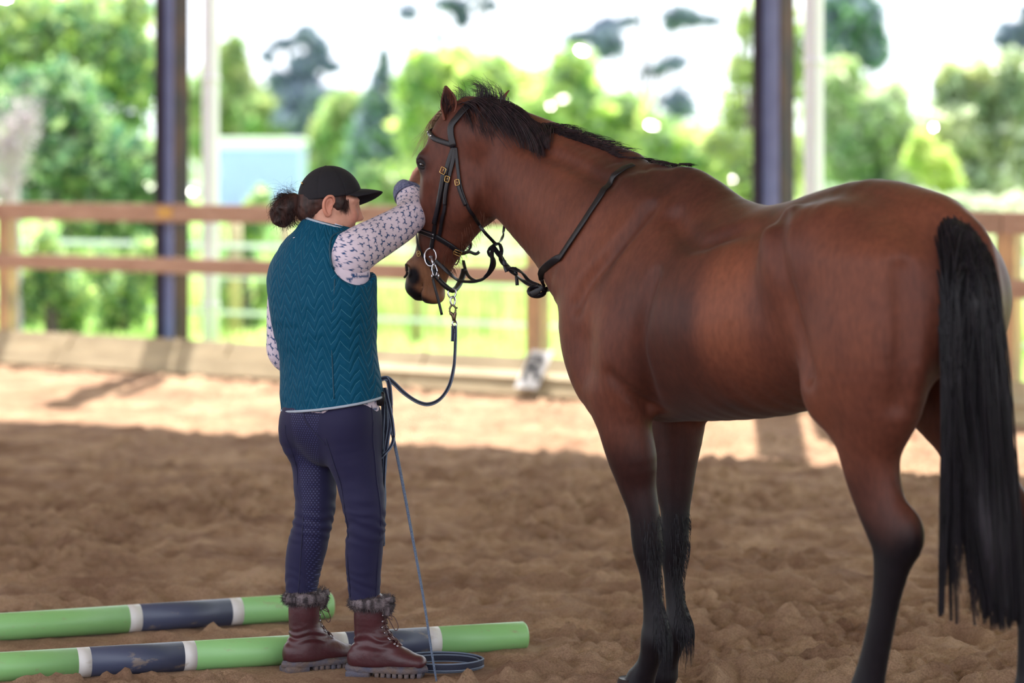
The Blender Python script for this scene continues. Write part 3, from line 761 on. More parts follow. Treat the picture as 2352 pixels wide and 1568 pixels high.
# ---------------------------------------------------------------- the horse
TH = R(54)
HF = np.array([-math.cos(TH), math.sin(TH), 0.0])       # where the horse's trunk points
HR = np.array([math.sin(TH), math.cos(TH), 0.0])        # its right-hand side
F0 = np.array([0.45, 8.45, 0.0])                        # between the front legs
def hp(s, t, z): return F0 + s * HF + t * HR + np.array([0, 0, z])
def hv(u, v, t):
    """body coordinates (s, z) of the point seen at (u, v) in the vertical plane t to the right of the spine."""
    d = np.array([(u - CX) / FPX, 1.0, -(v - HY) / FPX])
    k = (F0 @ HR + t) / (d @ HR)
    p = d * k
    return (p - F0)[:2] @ HF[:2], CAMZ + p[2]
def leg_pts(rows):
    """rows: u, v, t, half width along s, half width along t"""
    P, ws, wt = [], [], []
    for u, v, t, a, b in rows:
        s, z = hv(u, v, t); P.append(hp(s, t, z)); ws.append(a); wt.append(b)
    return np.array(P), np.array(wt), np.array(ws)

HV = Vol((-0.55, 6.95, -0.02), (1.62, 9.45, 1.95), 0.008)
UP = np.array([0, 0, 1.0])
# trunk
T = [(.16, 1.13, .17, .17, .13), (.10, 1.16, .26, .24, .19), (0, 1.17, .36, .315, .235), (-.12, 1.17, .38, .31, .265), (-.30, 1.17, .328, .295, .285),
     (-.50, 1.17, .322, .27, .30), (-.68, 1.19, .325, .245, .262), (-.82, 1.22, .335, .235, .255), (-.95, 1.24, .333, .22, .25), (-1.08, 1.25, .30, .20, .225),
     (-1.18, 1.26, .255, .19, .18), (-1.26, 1.27, .20, .17, .12)]
P = np.array([hp(s, 0, z) for s, z, a, b, c in T])
T = np.array(T)
# axis runs backwards (-HF): side x axis must give +Z for 'hu'
HV.sweep(P, T[:, 4], T[:, 2], T[:, 3], HR, k=0.03)
_top = np.cross(-HF, HR)
if _top[2] < 0:
    HV.D[:] = 0.3
    HV.sweep(P, T[:, 4], T[:, 2], T[:, 3], -HR, k=0.03)
# withers ridge, back line
HV.sweep([hp(.20, 0, 1.49), hp(.08, 0, 1.52), hp(-.04, 0, 1.53), hp(-.2, 0, 1.475), hp(-.36, 0, 1.42)], [.05, .05, .05, .055, .06], [.07, .085, .095, .09, .06], [.1] * 5, HR, k=.12)
HV.sweep([hp(-.25, 0, 1.40), hp(-.5, 0, 1.41), hp(-.75, 0, 1.44), hp(-.95, 0, 1.47), hp(-1.15, 0, 1.45)], [.10] * 5, [.09, .085, .09, .10, .09], [.1] * 5, HR, k=.06)
for sg in (-1, 1):
    # haunch, point of hip, buttock
    HV.sweep([hp(-.86, sg * .165, 1.37), hp(-.95, sg * .165, 1.36), hp(-1.08, sg * .135, 1.33), hp(-1.2, sg * .10, 1.25)], [.125, .135, .12, .09], [.13, .17, .16, .13], [.20, .2, .18, .14], HR, k=.045)
    HV.ball(hp(-.80, sg * .215, 1.40), (.045, .045, .09), k=.08)
    HV.ball(hp(-1.21, sg * .085, 1.22), (.085, .085, .15), k=.08)
    # shoulder blade and point of shoulder
    HV.sweep([hp(-.06, sg * .10, 1.50), hp(.02, sg * .15, 1.36), hp(.085, sg * .18, 1.22), hp(.105, sg * .18, 1.10), hp(.05, sg * .18, 1.0), hp(-.03, sg * .18, .95)], [.05, .07, .08, .08, .08, .07], [.12, .15, .15, .12, .12, .11], [.12, .15, .15, .12, .12, .11], HR, k=.06)
    HV.ball(hp(.125, sg * .11, 1.12), (.10, .10, .13), k=.06)
HV.sweep([hp(.14, 0, 1.25), hp(.17, 0, 1.10), hp(.08, 0, .98)], [.12, .14, .10], [.10, .1, .1], [.1, .1, .1], HR, k=.06)
# triceps swell, rib cage softness
for sg in (-1, 1):
    HV.ball(hp(-.10, sg * .20, 1.08), (.09, .09, .16), k=.07)
# neck (image stations, depth, half width)
NK = [((1480, 385), (1305, 730), 8.58, .175), ((1430, 366), (1278, 680), 8.62, .15), ((1370, 345), (1232, 618), 8.70, .125), ((1290, 312), (1190, 562), 8.80, .105),
      ((1215, 288), (1158, 512), 8.89, .092), ((1140, 262), (1120, 460), 8.97, .085), ((1085, 258), (1075, 400), 9.02, .07)]
P, hh, ww = [], [], []
for a, b, d, w in NK:
    A, B = px(a[0], a[1], d), px(b[0], b[1], d); P.append((A + B) / 2); hh.append(np.linalg.norm(A - B) / 2); ww.append(w)
nd = P[-1] - P[0]; nd[2] = 0; nd /= np.linalg.norm(nd)
NS = np.array([nd[1], -nd[0], 0])
HV.sweep(P, ww, hh, hh, NS, k=.07)
# crest under the mane
HV.sweep([px(1450, 392, 8.58), px(1330, 345, 8.75), px(1220, 303, 8.9), px(1110, 268, 9.0)], [.04] * 4, [.05] * 4, [.05] * 4, NS, k=.06)
# jugular groove on the near side
# legs: near fore
SL = HR
nf = leg_pts([(1425, 900, -.185, .115, .085), (1435, 980, -.18, .088, .075), (1452, 1050, -.165, .082, .068), (1463, 1110, -.15, .062, .055), (1479, 1175, -.14, .048, .046), (1486, 1235, -.13, .050, .046),
              (1489, 1270, -.125, .046, .043), (1494, 1320, -.12, .036, .030), (1500, 1385, -.115, .036, .027), (1507, 1440, -.11, .046, .036), (1507, 1475, -.11, .046, .036)])
HV.sweep(nf[0], nf[1], nf[2], nf[2], HR, k=.035)
def foot(fs, ft, fz, toe, k=.02):
    """pastern and coronet from the fetlock (s, t, z) forward by toe"""
    a, b, c = hp(fs, ft, fz), hp(fs + toe * .5, ft, fz * .62), hp(fs + toe, ft, .085)
    HV.sweep([a, b, c, hp(fs + toe * 1.15, ft, .05)], [.038, .033, .045, .052], [.045, .034, .045, .052], [.045, .034, .045, .052], HR, k=k, res=2)
_s, _z = hv(1507, 1465, -.11); NFF = (_s, -.11, _z); foot(_s, -.11, _z, .075)
ff = leg_pts([(1550, 900, .15, .12, .09), (1552, 980, .15, .10, .082), (1548, 1060, .14, .082, .066), (1548, 1120, .135, .066, .056), (1551, 1175, .13, .046, .045), (1548, 1235, .13, .048, .045),
              (1547, 1270, .13, .044, .04), (1546, 1320, .13, .034, .028), (1551, 1380, .13, .034, .027), (1558, 1425, .13, .044, .035), (1559, 1450, .13, .044, .035)])
HV.sweep(ff[0], ff[1], ff[2], ff[2], HR, k=.03)
_s, _z = hv(1558, 1440, .13); FFF = (_s, .13, _z); foot(_s, .13, _z, .07)
# near hind
nh = leg_pts([(1985, 620, -.17, .20, .12), (1985, 740, -.17, .225, .13), (1992, 830, -.165, .22, .13), (2000, 900, -.16, .18, .115), (1998, 960, -.155, .14, .095), (1996, 1020, -.15, .105, .075), (2003, 1085, -.145, .088, .062),
              (2020, 1150, -.14, .080, .053), (2042, 1205, -.135, .080, .050), (2053, 1245, -.13, .075, .048), (2048, 1300, -.13, .058, .040), (2036, 1370, -.13, .044, .034), (2021, 1450, -.13, .041, .034),
              (2006, 1520, -.13, .043, .036), (1994, 1572, -.13, .048, .042), (1988, 1605, -.13, .05, .043)])
HV.sweep(nh[0], nh[1], nh[2], nh[2], HR, k=.04)
_s, _z = hv(2096, 1228, -.13); HV.ball(hp(_s + .01, -.13, _z), (.03, .03, .045), k=.05)
_s, _z = hv(1990, 1595, -.13); NHF = (_s, -.13, _z); foot(_s, -.13, _z, .075)
# far hind, mostly behind the tail, standing further back
fh = leg_pts([(2105, 640, .13, .16, .10), (2120, 760, .13, .17, .105), (2145, 860, .135, .15, .095), (2195, 940, .14, .13, .085), (2222, 1010, .14, .10, .07), (2262, 1100, .14, .085, .06), (2318, 1180, .14, .08, .053),
              (2352, 1235, .135, .078, .05), (2362, 1300, .135, .058, .04), (2368, 1380, .135, .044, .034), (2370, 1470, .135, .041, .034), (2370, 1545, .135, .044, .037), (2372, 1590, .135, .05, .043)])
HV.sweep(fh[0], fh[1], fh[2], fh[2], HR, k=.04)
_s, _z = hv(2371, 1585, .135); FHF = (_s, .135, _z); foot(_s, .135, _z, .07)
# stifle and flank fold
HV.ball(hp(*[(x) for x in (hv(1905, 900, -.19)[0], -.19, hv(1905, 900, -.19)[1])]), (.06, .06, .08), k=.07)
# dock of the tail
HV.sweep([hp(-1.12, 0, 1.48), hp(-1.24, 0, 1.47), hp(-1.34, 0, 1.41), hp(-1.38, 0, 1.28)], [.05, .042, .035, .03], [.05, .042, .035, .03], [.05, .042, .035, .03], HR, k=.04)

# muscle grooves: in front of the shoulder blade, behind the triceps, along the haunch and the flank
def groove(pts, r, k=.05, depth=.0):
    G_ = []
    for u, v in pts:
        d = np.arange(7.0, 9.42, .004); P_ = np.stack([(u - CX) / FPX * d, d, CAMZ - (v - HY) / FPX * d], -1)
        q = (P_ - HV.lo) / HV.h; q = np.clip(np.round(q).astype(int), 0, HV.n - 1); w_ = np.nonzero(HV.D[q[:, 0], q[:, 1], q[:, 2]] < 0)[0]
        if len(w_): G_.append(P_[w_[0]] - np.array([0, depth, 0]))
    if len(G_) > 1: HV.sweep(G_, [r] * len(G_), [r] * len(G_), [r] * len(G_), (.3, 1, .2), k=k, mode='sub', res=3)
groove([(1490, 480), (1450, 530), (1400, 590), (1350, 650), (1322, 700)], .012, .045)
groove([(1500, 640), (1478, 720), (1470, 800), (1485, 870), (1502, 940)], .008, .05)
groove([(1786, 500), (1782, 560), (1800, 640), (1822, 720), (1846, 800), (1856, 860)], .014, .05)
groove([(1400, 860), (1440, 900), (1490, 930)], .008, .03)
groove([(1545, 500), (1600, 560), (1690, 530), (1780, 490)], .010, .06)
groove([(1200, 330), (1300, 370), (1400, 420)], .008, .04)
groove([(2070, 620), (2075, 740), (2070, 860), (2060, 930)], .010, .05)
for _p in ((1240, 350), (1835, 835)):
    pass
# head frame
YW = R(44)
hf = np.array([-math.cos(YW), math.sin(YW), 0]); HSR = np.array([math.sin(YW), math.cos(YW), 0])   # facing, right side
TL = R(18.5)
HA = hf * math.sin(TL) + np.array([0, 0, -math.cos(TL)])        # poll to muzzle
HN = hf * math.cos(TL) + np.array([0, 0, math.sin(TL)])         # out of the forehead
H0 = px(1064, 266, 9.0)
def hd(a, n, t): return H0 + a * HA + n * HN + t * HSR
HDT = [(-.01, .035, .07, .060), (.05, .07, .12, .082), (.11, .082, .155, .098), (.17, .082, .185, .102), (.23, .072, .195, .096), (.29, .062, .190, .084), (.35, .054, .160, .070),
       (.41, .048, .130, .060), (.46, .046, .105, .054), (.51, .05, .088, .054), (.55, .048, .078, .055), (.585, .034, .06, .047)]
P = [hd(a, 0, 0) for a, *_ in HDT]; HDA = np.array(HDT)
sd = HSR if np.cross(HA, HSR) @ HN > 0 else -HSR
HV.sweep(P, HDA[:, 3], HDA[:, 1], HDA[:, 2], sd, k=.03, n=2.3, res=3)
HV.sweep([hd(.03, -.05, 0), hd(.02, -.12, 0)], [.07, .075], [.07, .08], [.07, .08], HSR, k=.05)
for sg in (-1, 1):
    HV.ball(hd(.165, .035, sg * .088), .030, k=.03)                    # brow
    HV.ball(hd(.235, -.115, sg * .060), (.082, .038, .095), k=.018, rot=[HN, HSR, HA])   # cheek disc
    HV.sweep([hd(.22, -.005, sg * .09), hd(.33, -.005, sg * .068)], [.012, .008], [.012, .008], [.012, .008], HSR, k=.03)  # facial crest
    HV.ball(hd(.175, .03, sg * .118), .019, k=.012, mode='sub')        # eye socket
    HV.ball(hd(.535, .035, sg * .036), (.032, .02, .03), k=.02, rot=[HN, HSR, HA])  # nostril rim
    HV.ball(hd(.542, .044, sg * .060), (.011, .02, .017), k=.012, mode='sub', rot=[HN, HSR, HA])
HV.ball(hd(.60, .012, 0), (.048, .046, .030), k=.03, rot=[HN, HSR, HA])     # upper lip
HV.ball(hd(.595, -.055, 0), (.040, .038, .030), k=.02, rot=[HN, HSR, HA])   # lower lip and chin
HV.sweep([hd(.64, -.022, 0), hd(.60, -.03, 0), hd(.55, -.036, 0)], [.08] * 3, [.006, .005, .003], [.006, .005, .003], sd, k=.012, mode='sub', res=1)   # mouth slit

V, F = HV.mesh(); V = HV.relax(V, F, 3)
# body coordinates of every vertex, for the coat
D_ = V - F0; S_ = D_ @ HF; T_ = D_ @ HR; Z_ = V[:, 2]
Ha = (V - H0) @ HA; Hn = (V - H0) @ HN; Ht = (V - H0) @ HSR
ishead = (V[:, 0] < px(1165, 0, 8.9)[0]) & (Ha > -.1) & (Z_ > 1.05) & (Hn > -.25)
body = np.array(srgb(91, 50, 38)[:3]); dark = np.array(srgb(50, 24, 21)[:3]); black = np.array(srgb(17, 12, 18)[:3]); warm = np.array(srgb(122, 70, 49)[:3])
C = np.tile(body, (len(V), 1))
nz = noise3(V, 3.2, 1) * .5 + noise3(V, 7, 2) * .3 + noise3(V, 16, 3) * .2
C = mixc(C, dark, sstep(nz, -.05, .5) * .55)
C = mixc(C, warm, sstep(-nz, .05, .5) * .4)
# dark withers, back and ribs, coat tone plus painted shade; flank highlight painted warm
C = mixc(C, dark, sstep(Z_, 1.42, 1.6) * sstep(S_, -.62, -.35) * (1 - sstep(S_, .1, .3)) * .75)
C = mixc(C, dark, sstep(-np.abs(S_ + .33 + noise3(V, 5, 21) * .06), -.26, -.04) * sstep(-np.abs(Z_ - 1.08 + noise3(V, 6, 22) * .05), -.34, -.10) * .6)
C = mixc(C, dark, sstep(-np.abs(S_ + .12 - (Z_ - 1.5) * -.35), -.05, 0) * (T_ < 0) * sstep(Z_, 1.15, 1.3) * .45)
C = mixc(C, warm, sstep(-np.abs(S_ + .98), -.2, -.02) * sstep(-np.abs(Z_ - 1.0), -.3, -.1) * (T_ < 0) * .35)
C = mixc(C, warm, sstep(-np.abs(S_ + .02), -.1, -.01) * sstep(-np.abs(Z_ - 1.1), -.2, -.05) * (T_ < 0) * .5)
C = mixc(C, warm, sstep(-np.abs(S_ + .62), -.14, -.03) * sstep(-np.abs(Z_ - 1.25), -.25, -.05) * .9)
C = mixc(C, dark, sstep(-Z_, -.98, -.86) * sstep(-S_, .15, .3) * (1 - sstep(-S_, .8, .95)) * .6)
# black points
zl = Z_ + noise3(V, 9, 5) * .05
front = (S_ > -.35) & (Z_ < 1.0)
C[front] = mixc(C, dark, 1 - sstep(zl, .72, .92))[front]
C[front] = mixc(C, black, 1 - sstep(zl, .50, .74))[front]
hind = (S_ < -.7) & (Z_ < 1.1)
_zh = zl + (S_ + 1.0) * .25
C[hind] = mixc(C, black, (1 - sstep(_zh, .55, .78)) * (Z_ < 1))[hind]
# head: darker muzzle, pale tan nose bridge, dark round the eye
Ch = mixc(C, body * .95, np.full(len(V), .5))
Ch = mixc(Ch, np.array(srgb(150, 105, 75)[:3]), sstep(Ha, .44, .52) * (1 - sstep(np.abs(Ha - .545), .05, .09)) * .7)
Ch = mixc(Ch, black * 1.3, sstep(Ha + Hn * .4 + noise3(V, 30, 8) * .008, .565, .60))
Ch = mixc(Ch, black * 1.3, 1 - sstep(np.sqrt((Ha - .55) ** 2 + (Hn - .0) ** 2 * 1.2), .02, .045))
Ch = mixc(Ch, black, (1 - sstep(np.sqrt((Ha - .175) ** 2 + (Hn - .04) ** 2), .02, .06)) * .8)
C[ishead] = Ch[ishead]
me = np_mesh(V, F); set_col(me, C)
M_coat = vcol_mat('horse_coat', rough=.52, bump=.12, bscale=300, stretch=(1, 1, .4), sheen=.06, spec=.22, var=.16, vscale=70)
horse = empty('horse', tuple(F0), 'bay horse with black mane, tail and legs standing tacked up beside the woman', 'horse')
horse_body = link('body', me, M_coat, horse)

# ---- finding the surface of the horse
def sdf(P, vol=None):
    vol = vol or HV
    q = np.clip((np.asarray(P) - vol.lo) / vol.h, 0, vol.n - 1.001)
    i = np.clip(np.floor(q).astype(int), 0, vol.n - 2); f = q - i
    r = 0
    for a in (0, 1):
        for b in (0, 1):
            for c in (0, 1):
                w = (f[..., 0] if a else 1 - f[..., 0]) * (f[..., 1] if b else 1 - f[..., 1]) * (f[..., 2] if c else 1 - f[..., 2])
                r = r + w * vol.D[i[..., 0] + a, i[..., 1] + b, i[..., 2] + c]
    return r
def grad(P, vol=None):
    e = .006; g = np.stack([sdf(P + np.eye(3)[i] * e, vol) - sdf(P - np.eye(3)[i] * e, vol) for i in range(3)], -1)
    return g / (np.linalg.norm(g, axis=-1)[..., None] + 1e-9)
def snap(P, off=.004, it=8, vol=None):
    P = np.array(P, float)
    for _ in range(it):
        P = P - np.clip(sdf(P, vol) - off, -.03, .03)[..., None] * grad(P, vol)
    return P
def hit(u, v, lo=7.0, hi=9.42, off=.004, vol=None):
    """first surface point of the horse seen at pixel (u, v); None when the ray misses"""
    d = np.arange(lo, hi, .004)
    P = np.stack([(u - CX) / FPX * d, d, CAMZ - (v - HY) / FPX * d], -1)
    s = sdf(P, vol); w = np.nonzero(s < 0)[0]
    if len(w) == 0: return snap(P[int(np.argmin(s))][None], off, 12, vol)[0]
    return snap(P[w[0]][None], off, 6, vol)[0]

def strands(paths, r0, r1=None, sides=3):
    """paths (n, k, 3) -> thin prisms"""
    P = np.asarray(paths, float); n, k, _ = P.shape
    T = np.gradient(P, axis=1); T /= np.linalg.norm(T, axis=2)[..., None] + 1e-9
    S = np.cross(T, np.array([.31, .87, .38])); S /= np.linalg.norm(S, axis=2)[..., None] + 1e-9
    U = np.cross(T, S)
    rr = np.linspace(1, 0.25, k)[None, :, None] * np.broadcast_to(np.asarray(r0, float).reshape(-1, 1, 1), (n, 1, 1))
    a = np.arange(sides) * 2 * math.pi / sides
    V = P[:, :, None] + rr[:, :, None] * (np.cos(a)[None, None, :, None] * S[:, :, None] + np.sin(a)[None, None, :, None] * U[:, :, None])
    i = (np.arange(n)[:, None, None] * k + np.arange(k - 1)[None, :, None]) * sides; j = np.arange(sides)[None, None]; j2 = (j + 1) % sides
    F = np.stack([i + j, i + j2, i + sides + j2, i + sides + j], -1).reshape(-1, 4)
    return V.reshape(-1, 3), F

def bez(P0, P1, P2, P3, k):
    t = np.linspace(0, 1, k)[None, :, None]
    return (1 - t) ** 3 * P0[:, None] + 3 * (1 - t) ** 2 * t * P1[:, None] + 3 * (1 - t) * t * t * P2[:, None] + t ** 3 * P3[:, None]

def hairmat(name, col, tip, rough=.38):
    m, nt, b = nodemat(name)
    tc = nt.nodes.new('ShaderNodeTexCoord'); mp = nt.nodes.new('ShaderNodeMapping'); mp.inputs['Scale'].default_value = (1, 1, .12)
    nz = nt.nodes.new('ShaderNodeTexNoise'); nz.inputs['Scale'].default_value = 60; sock(nt, tc.outputs['Object'], mp.inputs[0]); sock(nt, mp.outputs[0], nz.inputs[0])
    mx = nt.nodes.new('ShaderNodeMix'); mx.data_type = 'RGBA'; mx.inputs[6].default_value = col; mx.inputs[7].default_value = tip
    rp = nt.nodes.new('ShaderNodeMapRange'); rp.inputs[1].default_value = .4; rp.inputs[2].default_value = .62; sock(nt, nz.outputs[0], rp.inputs[0])
    sock(nt, rp.outputs[0], mx.inputs[0]); sock(nt, mx.outputs[2], b.inputs['Base Color'])
    b.inputs['Roughness'].default_value = rough + .08; b.inputs['Specular IOR Level'].default_value = .4
    return m
M_tail = hairmat('black_hair', srgb(12, 9, 17), srgb(27, 21, 31), .42)
M_mane = hairmat('mane_hair', srgb(26, 17, 24), srgb(48, 32, 38), .42)
M_backlit = hairmat('backlit_forelock', srgb(150, 118, 96), srgb(196, 170, 140), .5)
M_hoof = mat('hoof_horn', srgb(64, 56, 58), .5, scale=30, col2=srgb(44, 38, 42), stretch=(1, 1, 5), bump=.2)
M_eye = mat('dark_eye', srgb(10, 6, 7), .2, spec=.9, coat=.5)
M_skin_dark = mat('dark_lid', srgb(22, 15, 17), .8, bump=.2, bscale=120)

# ---- tail: a solid core with hair over it
g = np.random.default_rng(5)
TV = Vol((.85, 6.95, .2), (1.62, 7.75, 1.62), .012)
def tp(u, v, d): return px(u, v, d)
TV.sweep([hp(-1.09, 0, 1.50), hp(-1.16, -.01, 1.47), hp(-1.25, -.015, 1.45), hp(-1.32, -.03, 1.39), tp(2236, 700, 7.28), tp(2243, 850, 7.30), tp(2252, 1000, 7.28), tp(2270, 1150, 7.27), tp(2290, 1280, 7.27), tp(2305, 1400, 7.27)],
         [.018, .04, .055, .062, .066, .072, .075, .070, .06, .035], [.018, .035, .05, .055, .055, .05, .045, .04, .035, .02], [.018, .035, .05, .055, .055, .05, .045, .04, .035, .02], [1, 0, 0], k=.02)
Vt, Ft = TV.mesh(); Vt = TV.relax(Vt, Ft, 2)
Vt += (noise3(Vt * [1, 1, .12], 45, 3) * .006)[:, None] * np.array([.6, -.8, 0])
tail = link('tail', np_mesh(Vt, Ft), M_tail, horse)
N = 4800
q = g.random(N)
z0 = np.where(q < .55, g.uniform(1.30, 1.50, N), g.uniform(1.1, 1.5, N))
z0 = z0 + .035 * (z0 > 1.44) * g.random(N)
s0 = np.interp(z0, [1.1, 1.25, 1.38, 1.46, 1.5, 1.53], [-1.39, -1.385, -1.35, -1.27, -1.17, -1.08])
t0 = g.uniform(-1, 1, N) * .075 * np.clip((1.56 - z0) / .1, .25, 1)
P0 = F0 + s0[:, None] * HF + t0[:, None] * HR + z0[:, None] * UP
P0 = snap(P0, .002, 5, TV)
la = g.uniform(-1, 1, N); la = np.sign(la) * np.abs(la) ** .8
de = g.normal(size=N) * .035
def tailpt(v, uc, uw, dc):
    d = dc + de; u = uc + la * uw
    return np.stack([(u - CX) / FPX * d, d, CAMZ - (v - HY) / FPX * d], -1)
ln = g.random(N) ** 1.6
vend = 1515 - ln * 560 * (g.random(N) < .45)
vend = np.where(la < -.55, vend, vend + g.uniform(-60, 12, N))
vend = np.where((la > -.78) & (la < -.42) & (g.random(N) < .8), g.uniform(1080, 1300, N), vend)
P1 = tailpt(640 + 0 * la, 2226, 72, 7.22); P1[:, 2] = np.minimum(P1[:, 2], P0[:, 2] + .01)
P1 = np.where((np.abs(P1[:, 2] - P0[:, 2]) > .4)[:, None], P1, P1)
P2 = tailpt(900 + (vend - 1400) * .4, 2246, 86, 7.27)
P3 = tailpt(vend, np.where(la < -.55, 2228, 2285), np.where(la < -.55, 92, 88), 7.27)
paths = bez(P0, P1, P2, P3, 15)
w = (np.linspace(0, 1, 15)[None] ** 1.3)[..., None]
ph = g.uniform(0, 6, (N, 1, 1))
paths += w * .006 * np.sin(np.linspace(0, 9, 15)[None, :, None] + ph) * np.array([1, .5, 0])
# clumping into locks
nl = 46; lk = (la * 22 + de * 90).round().astype(int) % nl
for c_ in range(nl):
    m_ = lk == c_
    if m_.sum() > 3:
        mean = paths[m_].mean(0); ww_ = np.linspace(0, 1, 15)[:, None] ** 1.6 * .72
        paths[m_] = paths[m_] * (1 - ww_) + mean * ww_
Vs_, Fs_ = strands(paths, g.uniform(.0008, .0019, N))
o = link('tail_hair', np_mesh(Vs_, Fs_), M_tail, tail, smooth=False); o['kind'] = 'stuff'

# ---- mane
def crest(n_, a, b):
    pts = np.array([(1062, 246), (1095, 250), (1140, 262), (1190, 278), (1240, 298), (1290, 314), (1330, 330), (1370, 345), (1410, 360), (1450, 380), (1475, 386)], float)
    dd = np.interp(pts[:, 0], [1062, 1475], [9.02, 8.56])
    t = a + (b - a) * n_; L = np.linspace(0, 1, len(pts))
    u = np.interp(t, L, pts[:, 0]); v = np.interp(t, L, pts[:, 1]); d = np.interp(t, L, dd)
    return np.stack([(u - CX) / FPX * d, d, CAMZ - (v + 12 - HY) / FPX * d], -1)
nk = np.array([HR[0] * .0 + nd[0], nd[1], 0])          # along the neck towards the poll
side_n = -NS                                            # near side of the neck (towards the camera)
if side_n[1] > 0: side_n = -side_n
N = 1500; q = g.random(N)
P0 = snap(crest(q, .0, .46) + side_n * g.uniform(-.02, .03, N)[:, None], .002)
lng = (g.uniform(.5, 1.15, N) * (1 - .65 * sstep(q, .55, 1.0)))[:, None]
back = -nk                                              # towards the withers
P1 = P0 + back * .06 * lng + UP * .03 * lng
P2 = snap(P0 + back * .15 * lng + side_n * .05 - UP * .03 * lng, .012)
P3 = snap(P0 + back * .20 * lng + side_n * (.06 + .03 * g.random(N))[:, None] - UP * (.075 + .05 * g.random(N))[:, None] * lng, .008)
pa = bez(P0, P1, P2, P3, 9)
Vs_, Fs_ = strands(pa, g.uniform(.0008, .0018, N))
mane = link('mane', np_mesh(Vs_, Fs_), M_mane, horse, smooth=False); mane['kind'] = 'stuff'
# short mane on the far side towards the withers, tips showing over the crest, tuft behind the ears
N = 1500; q = g.random(N)
P0 = snap(crest(q, .40, 1.0) + side_n * (g.uniform(-.03, .022, N))[:, None], .001)
lng = g.uniform(.4, 1.1, N)[:, None]
P3 = P0 + back * .045 * lng - UP * .004 * lng - side_n * .03 * lng + side_n * (g.random(N) < .35)[:, None] * .04 * lng
P1 = P0 + (P3 - P0) * .3 + UP * .004; P2 = P0 + (P3 - P0) * .7 + UP * .004
pa1 = bez(P0, P1, P2, P3, 6)
N = 260; q = g.random(N)
P0 = snap(crest(q, .0, .22) + side_n * g.uniform(-.03, .02, N)[:, None], .001)
lng = g.uniform(.5, 1.3, N)[:, None]
P3 = P0 + UP * .05 * lng - back * .035 * lng + g.normal(size=(N, 3)) * .012
pa2 = bez(P0, P0 + UP * .02 * lng, P0 + UP * .045 * lng + back * .01, P3, 6)
N = 420; q = g.random(N)
P0 = snap(hp(0, 0, 1.63) + HF * (g.uniform(-.14, .04, N))[:, None] + HR * (g.normal(size=N) * .008)[:, None], .001)
P3 = P0 - HF * (.035 * g.random(N))[:, None] + UP * .004
pa3 = bez(P0, P0 + UP * .004, P3 + UP * .003, P3, 6)
Vs_, Fs_ = strands(np.concatenate([pa1, pa2, pa3]), g.uniform(.0007, .0015, len(pa1) + len(pa2) + len(pa3)))
o = link('short_mane', np_mesh(Vs_, Fs_), M_mane, horse, smooth=False); o['kind'] = 'stuff'
# forelock, backlight painted into the hair colour as pale tan
N = 260
P0 = snap(hd(-.02 + .05 * g.random(N)[:, None], .05, (g.normal(size=N) * .03)[:, None]), .002)
lng = g.uniform(.6, 1.2, N)[:, None]
P3 = P0 + HA * .15 * lng + HN * (.055 * g.random(N))[:, None] + HSR * (g.normal(size=N) * .03)[:, None]
pa = bez(P0, P0 + HN * .04, P0 + HN * .055 + HA * .07, P3, 9)
Vs_, Fs_ = strands(pa, g.uniform(.0005, .0011, N))
o = link('forelock', np_mesh(Vs_, Fs_), M_backlit, horse, smooth=False); o['kind'] = 'stuff'; o['label'] = 'forelock hair, tinted pale tan to imitate backlight'
# feathers behind the fetlocks and down the fore cannons, whiskers under the jaw
pf_ = []
for (fs, ft, fz) in (NFF, FFF, NHF, FHF):
    N = 130
    c0 = hp(fs - .035, ft, fz - .01) + UP * (g.uniform(-.03, .05, N))[:, None] + HR * (g.normal(size=N) * .012)[:, None]
    P0 = snap(c0, .0); P3 = P0 - UP * (.05 + .05 * g.random(N))[:, None] - HF * (.008 * g.random(N))[:, None]
    pf_.append(bez(P0, P0 - HF * .008, P3 - HF * .006 + UP * .03, P3, 5))
for rows in (nf[0][4:11], ff[0][4:11]):
    N = 420; q = g.uniform(0, len(rows) - 1, N); i_ = np.floor(q).astype(int); f_ = (q - i_)[:, None]
    c0 = rows[i_] * (1 - f_) + rows[np.minimum(i_ + 1, len(rows) - 1)] * f_
    c0 = c0 - HF * .04 + HR * (g.normal(size=N) * .03)[:, None]
    P0 = snap(c0, .0); nn_ = grad(P0)
    P3 = P0 - UP * (.022 + .015 * g.random(N))[:, None] + nn_ * .004
    pf_.append(bez(P0, P0 + nn_ * .004 - UP * .005, P3 + nn_ * .003 + UP * .01, P3, 5))
Vs_, Fs_ = strands(np.concatenate(pf_), .0009)
o = link('leg_hair', np_mesh(Vs_, Fs_), M_tail, horse, smooth=False); o['kind'] = 'stuff'
N = 160; a_ = g.uniform(.24, .5, N)
c0 = hd(a_[:, None], -np.interp(a_, [.08, .16, .22, .3, .4, .5], [.14, .18, .19, .17, .1, .085])[:, None], (g.normal(size=N) * .02)[:, None])
P0 = snap(c0, .0); nn_ = grad(P0); P3 = P0 + nn_ * .016 - UP * (.012 + .01 * g.random(N))[:, None]
Vs_, Fs_ = strands(bez(P0, P0 + nn_ * .008, P3 + UP * .006, P3, 5), .0007)
m_wh = hairmat('jaw_hair', srgb(72, 42, 34), srgb(104, 64, 48), .6)
o = link('jaw_hair', np_mesh(Vs_, Fs_), m_wh, horse, smooth=False); o['kind'] = 'stuff'

